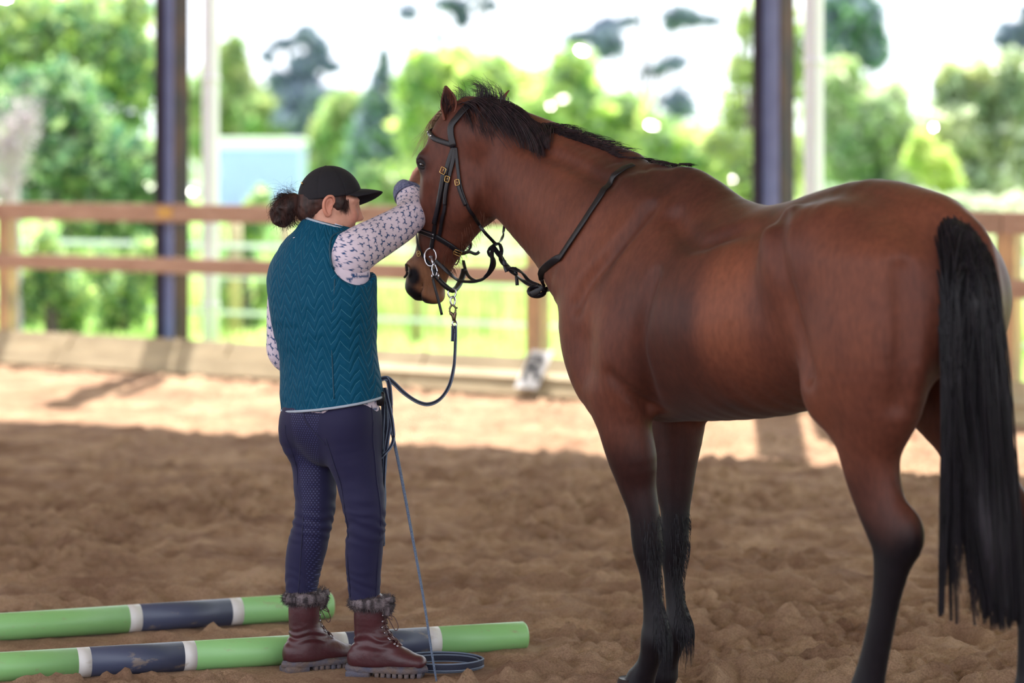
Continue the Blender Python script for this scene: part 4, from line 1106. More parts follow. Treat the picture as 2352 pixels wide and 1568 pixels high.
# ---- hooves
for (fs, ft, fz), toe in ((NFF, .075), (FFF, .07), (NHF, .075), (FHF, .07)):
    c = hp(fs + toe * 1.25, ft, 0)
    mb = MB(); rings = []
    for z, r, sh in ((.088, .052, 0), (.05, .058, .012), (.004, .066, .026), (.0, .064, .026)):
        rings.append([c + HF * (sh + math.cos(a) * r * (1.08 if math.cos(a) > 0 else .8)) + HR * math.sin(a) * r + UP * z for a in np.linspace(0, 2 * math.pi, 20, endpoint=False)])
    Vh = [p for r_ in rings for p in r_]
    Fh = [(k_ * 20 + j_, k_ * 20 + (j_ + 1) % 20, (k_ + 1) * 20 + (j_ + 1) % 20, (k_ + 1) * 20 + j_) for k_ in range(3) for j_ in range(20)] + [tuple(range(20)), tuple(range(79, 59, -1))]
    mb.add(Vh, Fh); mb.build('hoof', M_hoof, horse)

# ---- ears
def ear(base, axis, open_dir, length, width, name='ear'):
    """leaf-shaped cupped ear: axis up the ear, open_dir out of its opening"""
    ax = np.asarray(axis, float); ax /= np.linalg.norm(ax)
    od = np.asarray(open_dir, float); od -= (od @ ax) * ax; od /= np.linalg.norm(od); sd_ = np.cross(ax, od)
    n_, m_ = 16, 20; V1 = []
    for i_ in range(n_):
        t = i_ / (n_ - 1)
        wd = width * (.55 + 1.0 * math.sin(min(1, t * 1.25) * math.pi * .5) * .45) * (1 - max(0, t - .35) ** 1.5 / .65 ** 1.5 * .97)
        curl = 2.5 - 1.3 * t
        for j_ in range(m_):
            ph_ = -curl + 2 * curl * j_ / (m_ - 1)
            V1.append(np.asarray(base) + ax * length * t + sd_ * math.sin(ph_) * wd / max(1, math.sin(min(curl, math.pi / 2))) - od * math.cos(ph_) * wd * .8 + od * wd * .2 + sd_ * .008 * math.sin(t * 2.6))
    V1 = np.array(V1)
    i_ = np.arange(n_ - 1)[:, None] * m_; j_ = np.arange(m_ - 1)[None]
    Fq = np.stack([i_ + j_, i_ + j_ + 1, i_ + m_ + j_ + 1, i_ + m_ + j_], -1).reshape(-1, 4)
    me = np_mesh(V1, Fq)
    set_col(me, np.tile(np.array(srgb(112, 66, 52)[:3]), (len(V1), 1)) * (1 - .45 * sstep(V1[:, 2] - base[2], .02, length))[:, None])
    o = link(name, me, M_coat, horse)
    md = o.modifiers.new('t', 'SOLIDIFY'); md.thickness = .006; md.offset = 0
    md = o.modifiers.new('s', 'SUBSURF'); md.levels = md.render_levels = 1
    return o
b1 = snap(hd(.015, -.01, -.062)[None], -.012)[0]; tip1 = px(1020, 197, b1[1] + .0)
ear(b1, tip1 - b1, (-.15, -1, .1), np.linalg.norm(tip1 - b1), .030)
b2 = px(1142, 250, 9.10); tip2 = px(1172, 206, 9.14)
b2 = b2 + (b2 - tip2) * .6
ear(b2, tip2 - b2, (.8, .4, .1), np.linalg.norm(tip2 - b2), .022)
# inner ear hair
N = 120; f_ = g.random(N)[:, None]
P0 = b1 + (tip1 - b1) * (f_ * .6 + .1) + np.array([0, -.006, 0]) + g.normal(size=(N, 3)) * .008
P3 = P0 + (tip1 - b1) * .18 + np.array([0, -.01, 0]) + g.normal(size=(N, 3)) * .006
Vs_, Fs_ = strands(bez(P0, P0 + [0, -.008, .01], P3, P3, 5), .0007)
o = link('ear_hair', np_mesh(Vs_, Fs_), M_mane, horse, smooth=False); o['kind'] = 'stuff'

# ---- eyes with lids
for sg in (-1, 1):
    c = hd(.175, .030, sg * .090)
    mb = MB(); n_ = 16
    Vq = []; rad = .0185
    for i_ in range(n_ + 1):
        for j_ in range(n_): 
            th, ph_ = math.pi * i_ / n_, 2 * math.pi * j_ / n_
            Vq.append(c + rad * np.array([math.sin(th) * math.cos(ph_), math.sin(th) * math.sin(ph_), math.cos(th)]))
    Fq = [(i_ * n_ + j_, i_ * n_ + (j_ + 1) % n_, (i_ + 1) * n_ + (j_ + 1) % n_, (i_ + 1) * n_ + j_) for i_ in range(n_) for j_ in range(n_)]
    mb.add(Vq, Fq); mb.build('eye', M_eye, horse)
    out = HSR * sg
    for up_, rr_ in ((1, .0085), (-1, .006)):
        ts = np.linspace(-1, 1, 11)
        arc = [c + out * (.0165 - .009 * t * t) + HN * t * .024 - HA * up_ * (.0095 * (1 - t * t) + .001) for t in ts]
        MB().tube(arc, rr_ * (1 - .35 * ts ** 2), 8).build('eyelid', M_skin_dark, horse)
for sg in (-1, 1):
    MB().tube(catmull([hd(.528, .050, sg * .050), hd(.53, .030, sg * .064), hd(.548, .022, sg * .065), hd(.565, .034, sg * .060)], 4), .004, 8).build('nostril_rim', M_skin_dark, horse)
# ---------------------------------------------------------------- bridle, reins, lead line
M_lea = mat('black_leather', srgb(17, 15, 23), .4, var=.2, scale=40, bump=.1, bscale=300, spec=.4)
M_pad = mat('padded_leather', srgb(14, 12, 17), .5, bump=.15, bscale=200)
M_brass = mat('brass', srgb(206, 170, 108), .25, metal=1.0)
M_chrome = mat('steel_bit', srgb(206, 206, 214), .18, metal=1.0)
M_snap = mat('dull_bronze_snap', srgb(120, 100, 84), .35, metal=.9)
bridle = empty('bridle', tuple(hd(.1, 0, 0)), 'black leather bridle with brass buckles and reins on the head of the horse', 'bridle')

def surf(pts, k=5, off=.005):
    """pixel polyline -> smooth path lying on the horse; entries (u, v) or ready 3-D points"""
    P = []
    for p in pts:
        if len(p) == 2:
            h = hit(p[0], p[1], 7.6)
            if h is None: continue
            P.append(h)
        else: P.append(np.asarray(p, float))
    P = catmull(P, k)
    return snap(P, off)
def strap(name, path, width, thick=.0032, parent=bridle, m=None, snapn=True, rounded=4):
    """flat band: path (n,3); its flat faces follow the surface under it"""
    path = np.asarray(path, float)
    nrm = grad(path) if snapn is True else (snapn if np.ndim(snapn) == 2 else np.tile(np.asarray(snapn, float), (len(path), 1)))
    V, F = band_mesh(path, nrm, width, thick)
    mb = MB().add(V, F); return mb.build(name, m or M_lea, parent)
def band_mesh(path, nrm, width, thick):
    P = np.asarray(path, float); m = len(P)
    T = np.gradient(P, axis=0); T /= np.linalg.norm(T, axis=1)[:, None] + 1e-9
    S = np.cross(T, nrm); S /= np.linalg.norm(S, axis=1)[:, None] + 1e-9
    U = np.cross(S, T)
    w = np.broadcast_to(width, m) / 2; h = thick / 2
    prof = [(-1, -.5), (-1, .5), (-.8, 1), (.8, 1), (1, .5), (1, -.5), (.8, -1), (-.8, -1)]
    V = np.stack([P + S * (w * a)[:, None] + U * (h * b) for a, b in prof], 1).reshape(-1, 3)
    F = [(i * 8 + j, i * 8 + (j + 1) % 8, (i + 1) * 8 + (j + 1) % 8, (i + 1) * 8 + j) for i in range(m - 1) for j in range(8)]
    F += [tuple(range(7, -1, -1)), tuple((m - 1) * 8 + j for j in range(8))]
    return V, F
def mirror(path):
    """same path on the far side of the head"""
    d = np.asarray(path) - H0; t = d @ HSR
    return snap(np.asarray(path) - 2 * t[:, None] * HSR, .005)
def buckle(c, along, nrm, w, h, parent, m=None, r=.0014):
    along = along / np.linalg.norm(along); s_ = np.cross(along, nrm); s_ /= np.linalg.norm(s_)
    pts = [c + s_ * a * w / 2 + along * b * h / 2 for a, b in ((-1, -.7), (-1, .7), (-.7, 1), (.7, 1), (1, .7), (1, -.7), (.7, -1), (-.7, -1))]
    V, F = sweep_mesh(catmull(pts, 2, closed=True), r, 6, upref=tuple(nrm), closed=True)
    mb = MB().add(V, F); mb.tube([c - along * h / 2, c + along * h / 2], r * .8, 5)
    return mb.build('buckle', m or M_brass, parent)

cheek = surf([(1044, 338), (1036, 362), (1028, 390), (1020, 425), (1012, 470), (1003, 510), (997, 545), (993, 570)])
strap('cheekpiece', cheek, .016); strap('cheekpiece', mirror(cheek), .016)
up1 = surf([(1024, 398), (1018, 440), (1011, 480), (1003, 512)], off=.0095)
c1 = strap('cheek_strap_end', up1, .018, .006)
buckle(hit(1024, 392, 7.6, off=.012), cheek[5] - cheek[0], grad(hit(1024, 392, 7.6)[None])[0], .020, .020, c1)
nbc = surf([(1048, 338), (1042, 370), (1035, 405), (1028, 440), (1024, 480), (1018, 510), (1012, 540)])
strap('noseband_strap', nbc, .014); strap('noseband_strap', mirror(nbc), .014)
c2 = strap('cheek_strap_end', surf([(1033, 418), (1029, 445), (1026, 470)], off=.0095), .014, .005)
buckle(hit(1034, 412, 7.6, off=.012), nbc[5] - nbc[0], grad(hit(1034, 412, 7.6)[None])[0], .018, .018, c2)
# crownpiece over the poll behind the ears
cp = [cheek[0]] + [snap(p[None], .006)[0] for p in (hd(.03, -.045, -.075), hd(-.0, -.05, -.05), hd(-.03, -.05, 0), hd(-.0, -.05, .05), hd(.03, -.045, .075))] + [mirror(cheek[:1])[0]]
strap('crownpiece', snap(catmull(cp, 4), .006), .024, .004)
# browband with a beaded front
bb = surf([(1046, 334), (1032, 330), (1016, 325), (1002, 320)])
bf = snap(catmull([bb[-1], hd(.075, .09, -.03), hd(.075, .10, 0), hd(.075, .09, .03), mirror(bb)[-1]], 4), .006)
b_ = strap('browband', np.concatenate([bb[:-1], bf, mirror(bb)[::-1][1:]]), .017, .005)
for p in bf[1:-1:1]:
    n_ = grad(p[None])[0]; V_, F_ = sweep_mesh([p + n_ * .002, p + n_ * .0045, p + n_ * .006], [.0045, .004, .001], 8)
    MB().add(V_, F_).build('bead', M_chrome, b_)
# noseband: metal-lined front, sides running back to the jaw, buckle
nsd = surf([(1001, 541), (985, 536), (970, 530)])
nfr = snap(catmull([nsd[-1], hd(.385, .06, -.035), hd(.385, .068, 0), hd(.385, .06, .035), mirror(nsd)[-1]], 4), .006)
full = np.concatenate([nsd[:-1], nfr, mirror(nsd)[::-1][1:]])
nb = strap('noseband', full, .020, .008, m=M_pad)
for o_ in (-.006, .006):
    T_ = np.gradient(full, axis=0); S_2 = np.cross(T_, grad(full)); S_2 /= np.linalg.norm(S_2, axis=1)[:, None]
    MB().tube(full + S_2 * o_ + grad(full) * .005, .0012, 6).build('metal_trim', M_chrome, nb)
nbk = surf([(1004, 542), (1022, 552), (1040, 564), (1060, 575), (1080, 581)])
strap('noseband', nbk, .018, .006); strap('noseband', mirror(nbk), .018, .006)
tailp = [nbk[-1], px(1092, 583, nbk[-1][1] + .02), px(1101, 578, nbk[-1][1] + .02)]
strap('noseband_end', catmull([nbk[-3] + grad(nbk[-3:-2])[0] * .006] + tailp, 4), .010, .004, snapn=(0, -1, .2))
buckle(hit(1050, 570, 7.6, off=.013), nbk[-1] - nbk[0], grad(hit(1050, 570, 7.6)[None])[0], .018, .024, nb)
# flash strap: from the noseband down round the mouth, loose end hanging
fl = surf([(961, 533), (963, 556), (969, 578), (980, 594), (990, 606), (996, 622)])
fs_ = strap('flash_strap', fl, .011)
buckle(hit(967, 582, 7.6, off=.010), fl[8] - fl[0], grad(hit(967, 582, 7.6)[None])[0], .014, .016, fs_)
cdp = hit(997, 630, 7.6, off=.008)[1]
chin = catmull([px(996, 612, cdp), px(1004, 636, cdp - .012), px(1022, 656, cdp - .015), px(1040, 667, cdp - .0), px(1053, 655, cdp + .05), px(1063, 632, cdp + .09), px(1066, 618, cdp + .10)], 4)
MB().tube(chin, .0105, 10, .8).build('chin_pad', M_pad, bridle)
MB().add(*band_mesh(catmull([px(993, 634, cdp - .012), px(999, 660, cdp - .02), px(1007, 690, cdp - .02), px(1015, 723, cdp - .02)], 4), np.tile([0., -1, 0], (13, 1)), .009, .003)).build('strap_end', M_lea, bridle)
# bit: loose ring, cheek hook
bc = hit(994, 588, 7.6, off=.010)
bit = empty('bit_parts')
bpy.data.objects.remove(bit)
ring = [bc + np.array([math.cos(a) * .019, -.004 * math.cos(a), math.sin(a) * .029]) for a in np.linspace(0, 2 * math.pi, 24, endpoint=False)]
V_, F_ = sweep_mesh(ring, .0028, 8, upref=(0, 1, 0), closed=True); bitr = MB().add(V_, F_).build('bit_ring', M_chrome, bridle)
V_, F_ = sweep_mesh(mirror(np.array(ring)) + HSR * .01, .0028, 8, upref=(0, 1, 0), closed=True); MB().add(V_, F_).build('bit_ring', M_chrome, bridle)
MB().tube([px(991, 588, bc[1] - .004), px(995, 606, bc[1] - .006), px(998, 618, bc[1] - .006)], [.004, .0045, .004], 8).tube([bc, hd(.47, -.02, 0)], .005, 8).build('mouthpiece', M_chrome, bridle)
hk = MB().tube(catmull([px(995, 603, bc[1] - .01), px(992, 620, bc[1] - .012), px(997, 634, bc[1] - .012)], 4), .0022, 6).tube(catmull([px(999, 606, bc[1] - .01), px(1004, 622, bc[1] - .012), px(1001, 634, bc[1] - .012)], 4), .0022, 6)
hk.tube([px(992, 628, bc[1] - .013), px(992, 641, bc[1] - .013)], .0028, 8).tube([px(1007, 627, bc[1] - .013), px(1007, 641, bc[1] - .013)], .0028, 8).build('bit_hook', M_chrome, bridle)
# throatlash
tl = surf([(1049, 338), (1052, 370), (1056, 405), (1062, 435), (1073, 468), (1086, 496), (1098, 513)])
end = tl[-1]; dj = end[1]
tl2 = catmull([end, px(1112, 532, dj - .01), px(1128, 549, dj + .01), px(1140, 560, dj + .05), px(1150, 553, dj + .12), px(1156, 538, dj + .17), px(1158, 520, dj + .20), hd(.13, -.20, .075)], 4)
strap('throatlash', np.concatenate([tl[:-1], tl2]), .011, .0035)
c3 = strap('throat_strap_end', surf([(1056, 425), (1063, 448), (1072, 470)], off=.009), .012, .004)
buckle(hit(1055, 420, 7.6, off=.012), tl[8] - tl[4], grad(hit(1055, 420, 7.6)[None])[0], .015, .018, c3)

# reins: loop from the bit up to the throatlash, twisted together, through a keeper, and up over the neck
def clear(P, off=.006):
    """push points of a hanging strap out of the horse"""
    P = np.array(P, float)
    for _ in range(6): P = P + np.maximum(off - sdf(P), 0)[:, None] * grad(P)
    return P
def loose(rows, k=5): return clear(catmull([px(u, v, d) for u, v, d in rows], k))
def rein(name, rows, width=.013, thick=.0035, tw=None, parent=bridle, k=5, m=None):
    P = loose(rows, k); n = len(P)
    a = np.zeros(n) if tw is None else np.interp(np.linspace(0, 1, n), np.linspace(0, 1, len(tw)), tw)
    nr = np.stack([np.sin(a) * .7, -np.cos(a), np.sin(a) * .7], -1)
    T_ = np.gradient(P, axis=0); T_ /= np.linalg.norm(T_, axis=1)[:, None]
    nr = nr - (nr * T_).sum(1)[:, None] * T_
    return MB().add(*band_mesh(P, nr, width, thick)).build(name, m or M_lea, parent)
d0 = bc[1] - .015
rein('rein', [(999, 598, d0), (1015, 612, d0), (1035, 630, d0), (1052, 643, d0 + .02), (1075, 647, d0 + .03), (1100, 644, d0 + .03), (1120, 630, d0), (1130, 605, d0 - .03), (1130, 580, d0 - .04), (1133, 566, d0 - .05)], tw=[0, .2, .9, 1.2, .9, .4, 0, 0])
rein('rein', [(1064, 598, d0 + .16), (1070, 622, d0 + .12), (1080, 638, d0 + .08), (1098, 645, d0 + .05), (1118, 634, d0 + .03), (1135, 612, d0), (1134, 595, d0 - .02), (1124, 585, d0 - .01), (1122, 575, d0), (1130, 566, d0 - .02)], width=.011, tw=[.3, .2, .5, 1.0, .6, .2, .9, 1.2])
rein('rein', [(1130, 563, d0 - .05), (1145, 583, d0 - .10), (1160, 603, d0 - .14), (1175, 622, d0 - .18), (1190, 636, d0 - .22), (1212, 650, d0 - .27), (1240, 658, d0 - .33)], width=.016, tw=[0, .2, .9, .2, 1.0, .3, .2])
rein('rein', [(1148, 560, d0 - .05), (1152, 575, d0 - .08), (1150, 595, d0 - .13), (1162, 612, d0 - .16), (1182, 618, d0 - .20), (1200, 627, d0 - .24), (1215, 645, d0 - .28), (1236, 655, d0 - .33)], width=.013, tw=[.8, .2, .1, .9, .1, .8, .3, .2])
rein('rein_loop', [(1136, 562, d0 - .06), (1146, 560, d0 - .06), (1152, 570, d0 - .08), (1152, 582, d0 - .10)], width=.010, tw=[1.2, .6, .2, 0])
rein('strap_end', [(1158, 598, d0 - .15), (1160, 612, d0 - .155), (1164, 624, d0 - .16)], width=.012)
rein('strap_end', [(1182, 614, d0 - .19), (1186, 632, d0 - .2), (1188, 655, d0 - .2)], width=.011)
dk = d0 - .34
kr = [px(1233 + math.cos(a) * 17, 669 + math.sin(a) * 10, dk - .015 * math.sin(a)) for a in np.linspace(0, 2 * math.pi, 20, endpoint=False)]
V_, F_ = sweep_mesh(kr, .009, 8, .5, upref=(0, 1, .4), closed=True); MB().add(V_, F_).build('keeper', M_lea, bridle)
rein('rein', [(1218, 677, dk - .015), (1235, 668, dk - .02), (1250, 655, dk - .02), (1258, 640, dk - .03)], width=[.020] * 6 + [.015] * 5 + [.012] * 5, tw=[0, .3, .9, .2])
nk_ = surf([(1290, 592), (1310, 562), (1335, 523), (1360, 485), (1385, 448), (1405, 422), (1422, 402), (1438, 391), (1455, 384)], off=.006)
lead_in = clear(catmull([px(1256, 642, dk - .03), px(1270, 620, dk - .05), nk_[0]], 6))
o_ = strap('rein', np.concatenate([lead_in[:-1], nk_]), [.012] * 3 + [.016] * 3 + [.022] * (len(lead_in) - 7 + len(nk_)), .0045, snapn=np.concatenate([np.tile([0, -1., .1], (len(lead_in) - 1, 1)), grad(nk_)]))
rein('rein', [(1245, 668, dk), (1262, 662, dk + .03), (1285, 659, dk + .12), (1300, 655, dk + .3)], width=.016)

# lead line: ring, swivel, snap, webbing to the hand, hanging loops
M_web = mat('navy_webbing', srgb(28, 33, 54), .7, bump=.25, bscale=400)
M_edge = mat('grey_web_edge', srgb(110, 122, 142), .7, bump=.2, bscale=400)
line = empty('lead_line', tuple(px(1042, 700, cdp)), 'navy webbing lead line with grey edges clipped under the chin of the horse', 'rope')
dl = cdp - .01
def ringm(u, v, ru, rv, d, r, name, m, parent, lean=.3):
    pts = [px(u + math.cos(a) * ru, v + math.sin(a) * rv, d + lean * .01 * math.cos(a)) for a in np.linspace(0, 2 * math.pi, 18, endpoint=False)]
    V_, F_ = sweep_mesh(pts, r, 7, upref=(0, 1, 0), closed=True); return MB().add(V_, F_).build(name, m, parent)
ringm(1038, 673, 9, 11, dl, .0032, 'chin_ring', M_chrome, bridle)
ringm(1040, 691, 5.5, 10, dl, .0034, 'swivel', M_chrome, line)
sn = MB().tube(catmull([px(1038, 700, dl), px(1033, 708, dl), px(1034, 717, dl), px(1040, 724, dl), px(1043, 736, dl)], 4), [.0036] * 9 + [.0062] * 8, 8)
sn.tube(catmull([px(1039, 700, dl), px(1046, 706, dl), px(1046, 716, dl), px(1044, 726, dl), px(1043, 736, dl)], 4), [.0036] * 9 + [.0062] * 8, 8)
sn.tube([px(1046, 708, dl), px(1051, 706, dl)], .003, 6).tube([px(1040, 738, dl), px(1047, 738, dl)], .0045, 8)
sn.build('snap_hook', M_snap, line)
ringm(1044, 743, 5, 7, dl, .003, 'swivel', M_chrome, line)
def webbing(name, rows, width=.014, tw=None, k=5, parent=line, edges=True):
    P = loose(rows, k); n = len(P)
    a = np.zeros(n) if tw is None else np.interp(np.linspace(0, 1, n), np.linspace(0, 1, len(tw)), tw)
    T_ = np.gradient(P, axis=0); T_ /= np.linalg.norm(T_, axis=1)[:, None]
    S_1 = np.cross(T_, [0, -1, 0]); S_1 /= np.linalg.norm(S_1, axis=1)[:, None]; U_1 = np.cross(S_1, T_)
    nr = U_1 * np.cos(a)[:, None] + S_1 * np.sin(a)[:, None]
    o = MB().add(*band_mesh(P, nr, width, .0028)).build(name, M_web, parent)
    if edges:
        S_ = np.cross(T_, nr)
        mb = MB()
        for sg in (-1, 1): mb.tube(P + S_ * sg * width * .42, .0022, 6)
        mb.build('web_edge', M_edge, o)
    return o
webbing('line_loop', [(1041, 748, dl), (1041, 765, dl), (1040, 784, dl)], .012, [.3, .2, .3])
webbing('line', [(1045, 748, dl - .004), (1046, 775, dl), (1045, 810, dl), (1042, 845, dl), (1032, 885, dl - .02), (1012, 915, dl - .05), (985, 928, dl - .08), (958, 922, dl - .1), (928, 902, dl - .12), (905, 880, dl - .13), (888, 868, dl - .14), (872, 872, dl - .14)], .013, [.5, .9, 1.0, .8, .9, .7, .8, .5, .3, .2])
dh = dl - .14
webbing('line_loop', [(886, 868, dh), (893, 880, dh), (897, 920, dh), (896, 970, dh), (890, 1010, dh), (884, 1060, dh), (882, 1120, dh), (881, 1180, dh), (881, 1250, dh)], .013, [.2, .3, .1, .4, .6, .9, 1.0, .9])
webbing('line_loop', [(880, 890, dh + .02), (880, 940, dh + .02), (877, 1000, dh + .02), (876, 1050, dh + .02), (880, 1100, dh + .03), (883, 1150, dh + .03), (880, 1200, dh + .03), (879, 1230, dh + .03), (880, 1254, dh + .02)], .013, [.6, .3, .1, .2, .9, .6, .8])
webbing('line_loop', [(884, 890, dh - .01), (893, 930, dh - .01), (901, 970, dh - .01), (904, 1005, dh - .01), (898, 1025, dh - .01), (886, 1040, dh - .01), (876, 1050, dh)], .013, [.8, .5, .8, .9, 1.2, 1.0])
webbing('line_loop', [(882, 900, dh + .03), (886, 960, dh + .03), (886, 1020, dh + .03), (883, 1090, dh + .03)], .013, [.3, .2, .8])
# coil lying on the sand
cc = ground(1018, 1536)
coil = []
for a in np.linspace(0, 2 * math.pi * 1.96, 70):
    r_ = .117 + .004 * math.sin(a * 2.3) + .0015 * a
    coil.append(cc + np.array([math.cos(a) * r_, math.sin(a) * r_ * .98, .014 + .0012 * a]))
coil = np.array(coil); nr = coil - cc; nr[:, 2] = 0
T_ = np.gradient(coil, axis=0); T_ /= np.linalg.norm(T_, axis=1)[:, None]
co = MB().add(*band_mesh(coil, nr, .026, .003)).build('line_coil', M_web, line)
mb = MB()
for sg in (-1, 1): mb.tube(coil + np.array([0, 0, .0105 * sg]), .0028, 6)
mb.build('web_edge', M_edge, co)
# whip
M_whip = mat('braided_grey', srgb(62, 76, 104), .55, scale=380, col2=srgb(110, 124, 146), bump=.5, bscale=500)
wp = catmull([px(876, 905, 8.93), px(890, 950, 8.92), px(915, 1060, 8.88), px(945, 1220, 8.83), px(972, 1370, 8.78), px(992, 1500, 8.74), px(1004, 1572, 8.72)], 5)
r_ = np.linspace(.0062, .0032, len(wp)); r_ = r_ * (1 + .12 * np.sin(np.arange(len(wp)) * 2.2))
V_, F_ = sweep_mesh(wp, np.linspace(.0062, .0032, len(wp)), 8)
whip = MB().add(V_, F_).build('training_whip', M_whip); tag(whip, 'long thin braided blue-grey whip held by the woman, tip resting on the sand', 'whip')
# ---------------------------------------------------------------- the woman
GF = np.array([.62, .78, 0]); GF /= np.linalg.norm(GF); GR = np.array([GF[1], -GF[0], 0])      # chest direction, her right
PFc = np.array([.72, .69, 0]); PFc /= np.linalg.norm(PFc); PR = np.array([PFc[1], -PFc[0], 0])  # pelvis
DP = 8.9
WR = px(948, 428, 9.20); ER = px(948, 502, 9.04); SR = px(812, 580, 8.83)
SL = px(655, 612, 9.0); EL = px(650, 800, 9.045); WL = px(800, 880, 9.12)
HC = px(755, 460, 8.93)
hyaw = np.array([.985, .17, 0]); hyaw /= np.linalg.norm(hyaw)
pt = R(14)
HFW = hyaw * math.cos(pt) - UP * math.sin(pt); HUP = hyaw * math.sin(pt) + UP * math.cos(pt)
HRT = np.cross(HFW, HUP)       # her right side (towards the camera)
def hh_(f, r, u): return HC + f * HFW + r * HRT + u * HUP
HB = [HRT, HFW, HUP]

CFW = hyaw * math.cos(R(8)) + UP * math.sin(R(8)); CUP = UP * math.cos(R(8)) - hyaw * math.sin(R(8)); CC = px(758, 454, 8.93)
def cc_(f, r, u): return CC + f * CFW + r * HRT + u * CUP
# legs by picture rows (left edge, right edge)
LEGL = [(960, 662, 760, 8.97), (1000, 660, 752, 8.98), (1050, 667, 764, 8.98), (1100, 675, 774, 8.98), (1173, 680, 768, 8.97), (1215, 672, 758, 8.97), (1250, 662, 752, 8.98), (1300, 656, 738, 8.99), (1350, 657, 729, 8.99), (1400, 660, 722, 8.99), (1440, 664, 720, 8.99)]
LEGR = [(960, 745, 872, 8.87), (1000, 742, 874, 8.86), (1050, 752, 876, 8.86), (1100, 772, 879, 8.86), (1173, 790, 885, 8.85), (1215, 798, 883, 8.85), (1250, 795, 879, 8.86), (1300, 794, 876, 8.87), (1350, 800, 873, 8.88), (1400, 806, 870, 8.88), (1440, 810, 868, 8.88)]
def legrow(rows, sh=0.0):
    P = np.array([px((a + b) / 2, v, d) for v, a, b, d in rows]); r = np.array([(b - a) / 2 / FPX * d - sh for v, a, b, d in rows]); return P, r
TOR = [(764, 985, .152, .105), (764, 945, .168, .115), (760, 900, .172, .118), (755, 850, .168, .115), (750, 800, .160, .112), (742, 720, .175, .122), (738, 650, .178, .122), (738, 610, .152, .108), (739, 578, .104, .09), (742, 548, .07, .066)]
def torso(vol, grow, rows=TOR, k=.03, side=None, n=2.2):
    P = [px(u, v, DP) for u, v, a, b in rows]
    vol.sweep(P, [a + grow for u, v, a, b in rows], [b + grow for *_, b in rows], [b + grow for *_, b in rows], GR if side is None else side, k=k, n=n)

# skin: head, neck, trunk, arms, hands, legs and feet as one surface
BV = Vol((-.80, 8.55, -.005), (-.18, 9.36, 1.66), .0052)
torso(BV, -.012)
BV.cone(px(738, 560, 8.91), px(742, 490, 8.92), .058, .052, k=.04)
BV.ball(hh_(-.008, 0, .012), (.072, .088, .078), k=.02, rot=HB)            # skull
BV.ball(hh_(.045, 0, -.045), (.060, .055, .070), k=.04, rot=HB)            # face
BV.sweep([hh_(.005, .045, -.045), hh_(.045, .038, -.085), hh_(.085, .010, -.100)], [.022, .02, .018], [.022, .02, .018], [.022, .02, .018], HRT, k=.03)
BV.sweep([hh_(.005, -.045, -.045), hh_(.045, -.038, -.085), hh_(.085, -.010, -.100)], [.022, .02, .018], [.022, .02, .018], [.022, .02, .018], HRT, k=.03)
BV.ball(hh_(.086, 0, -.098), (.018, .014, .014), k=.02, rot=HB)            # chin
BV.sweep([hh_(.092, 0, .008), hh_(.103, 0, -.012), hh_(.114, 0, -.030)], [.007, .008, .010], [.007, .008, .010], [.007, .008, .010], HRT, k=.012)   # nose
for sg in (-1, 1):
    BV.ball(hh_(.106, sg * .010, -.036), .008, k=.008)
    BV.ball(hh_(.078, sg * .030, -.030), (.020, .018, .020), k=.02, rot=HB)  # cheek
    BV.ball(hh_(.088, sg * .030, .006), (.014, .010, .009), k=.010, mode='sub', rot=HB)
    BV.ball(hh_(.076, sg * .030, .004), .0125, k=.008)                       # lid over eyeball
    BV.sweep([hh_(.088, sg * .012, .020), hh_(.086, sg * .034, .023), hh_(.070, sg * .052, .018)], [.006] * 3, [.006] * 3, [.006] * 3, HRT, k=.014)  # brow
BV.sweep([hh_(.086, -.020, -.064), hh_(.096, 0, -.062), hh_(.086, .020, -.064)], [.006, .008, .006], [.005, .007, .005], [.005, .007, .005], HUP, k=.008)
BV.sweep([hh_(.084, -.018, -.075), hh_(.093, 0, -.074), hh_(.084, .018, -.075)], [.006, .008, .006], [.005, .007, .005], [.005, .007, .005], HUP, k=.008)
BV.sweep([hh_(.090, -.022, -.0685), hh_(.104, 0, -.0685), hh_(.090, .022, -.0685)], [.0016] * 3, [.0016] * 3, [.0016] * 3, HUP, k=.004, mode='sub')
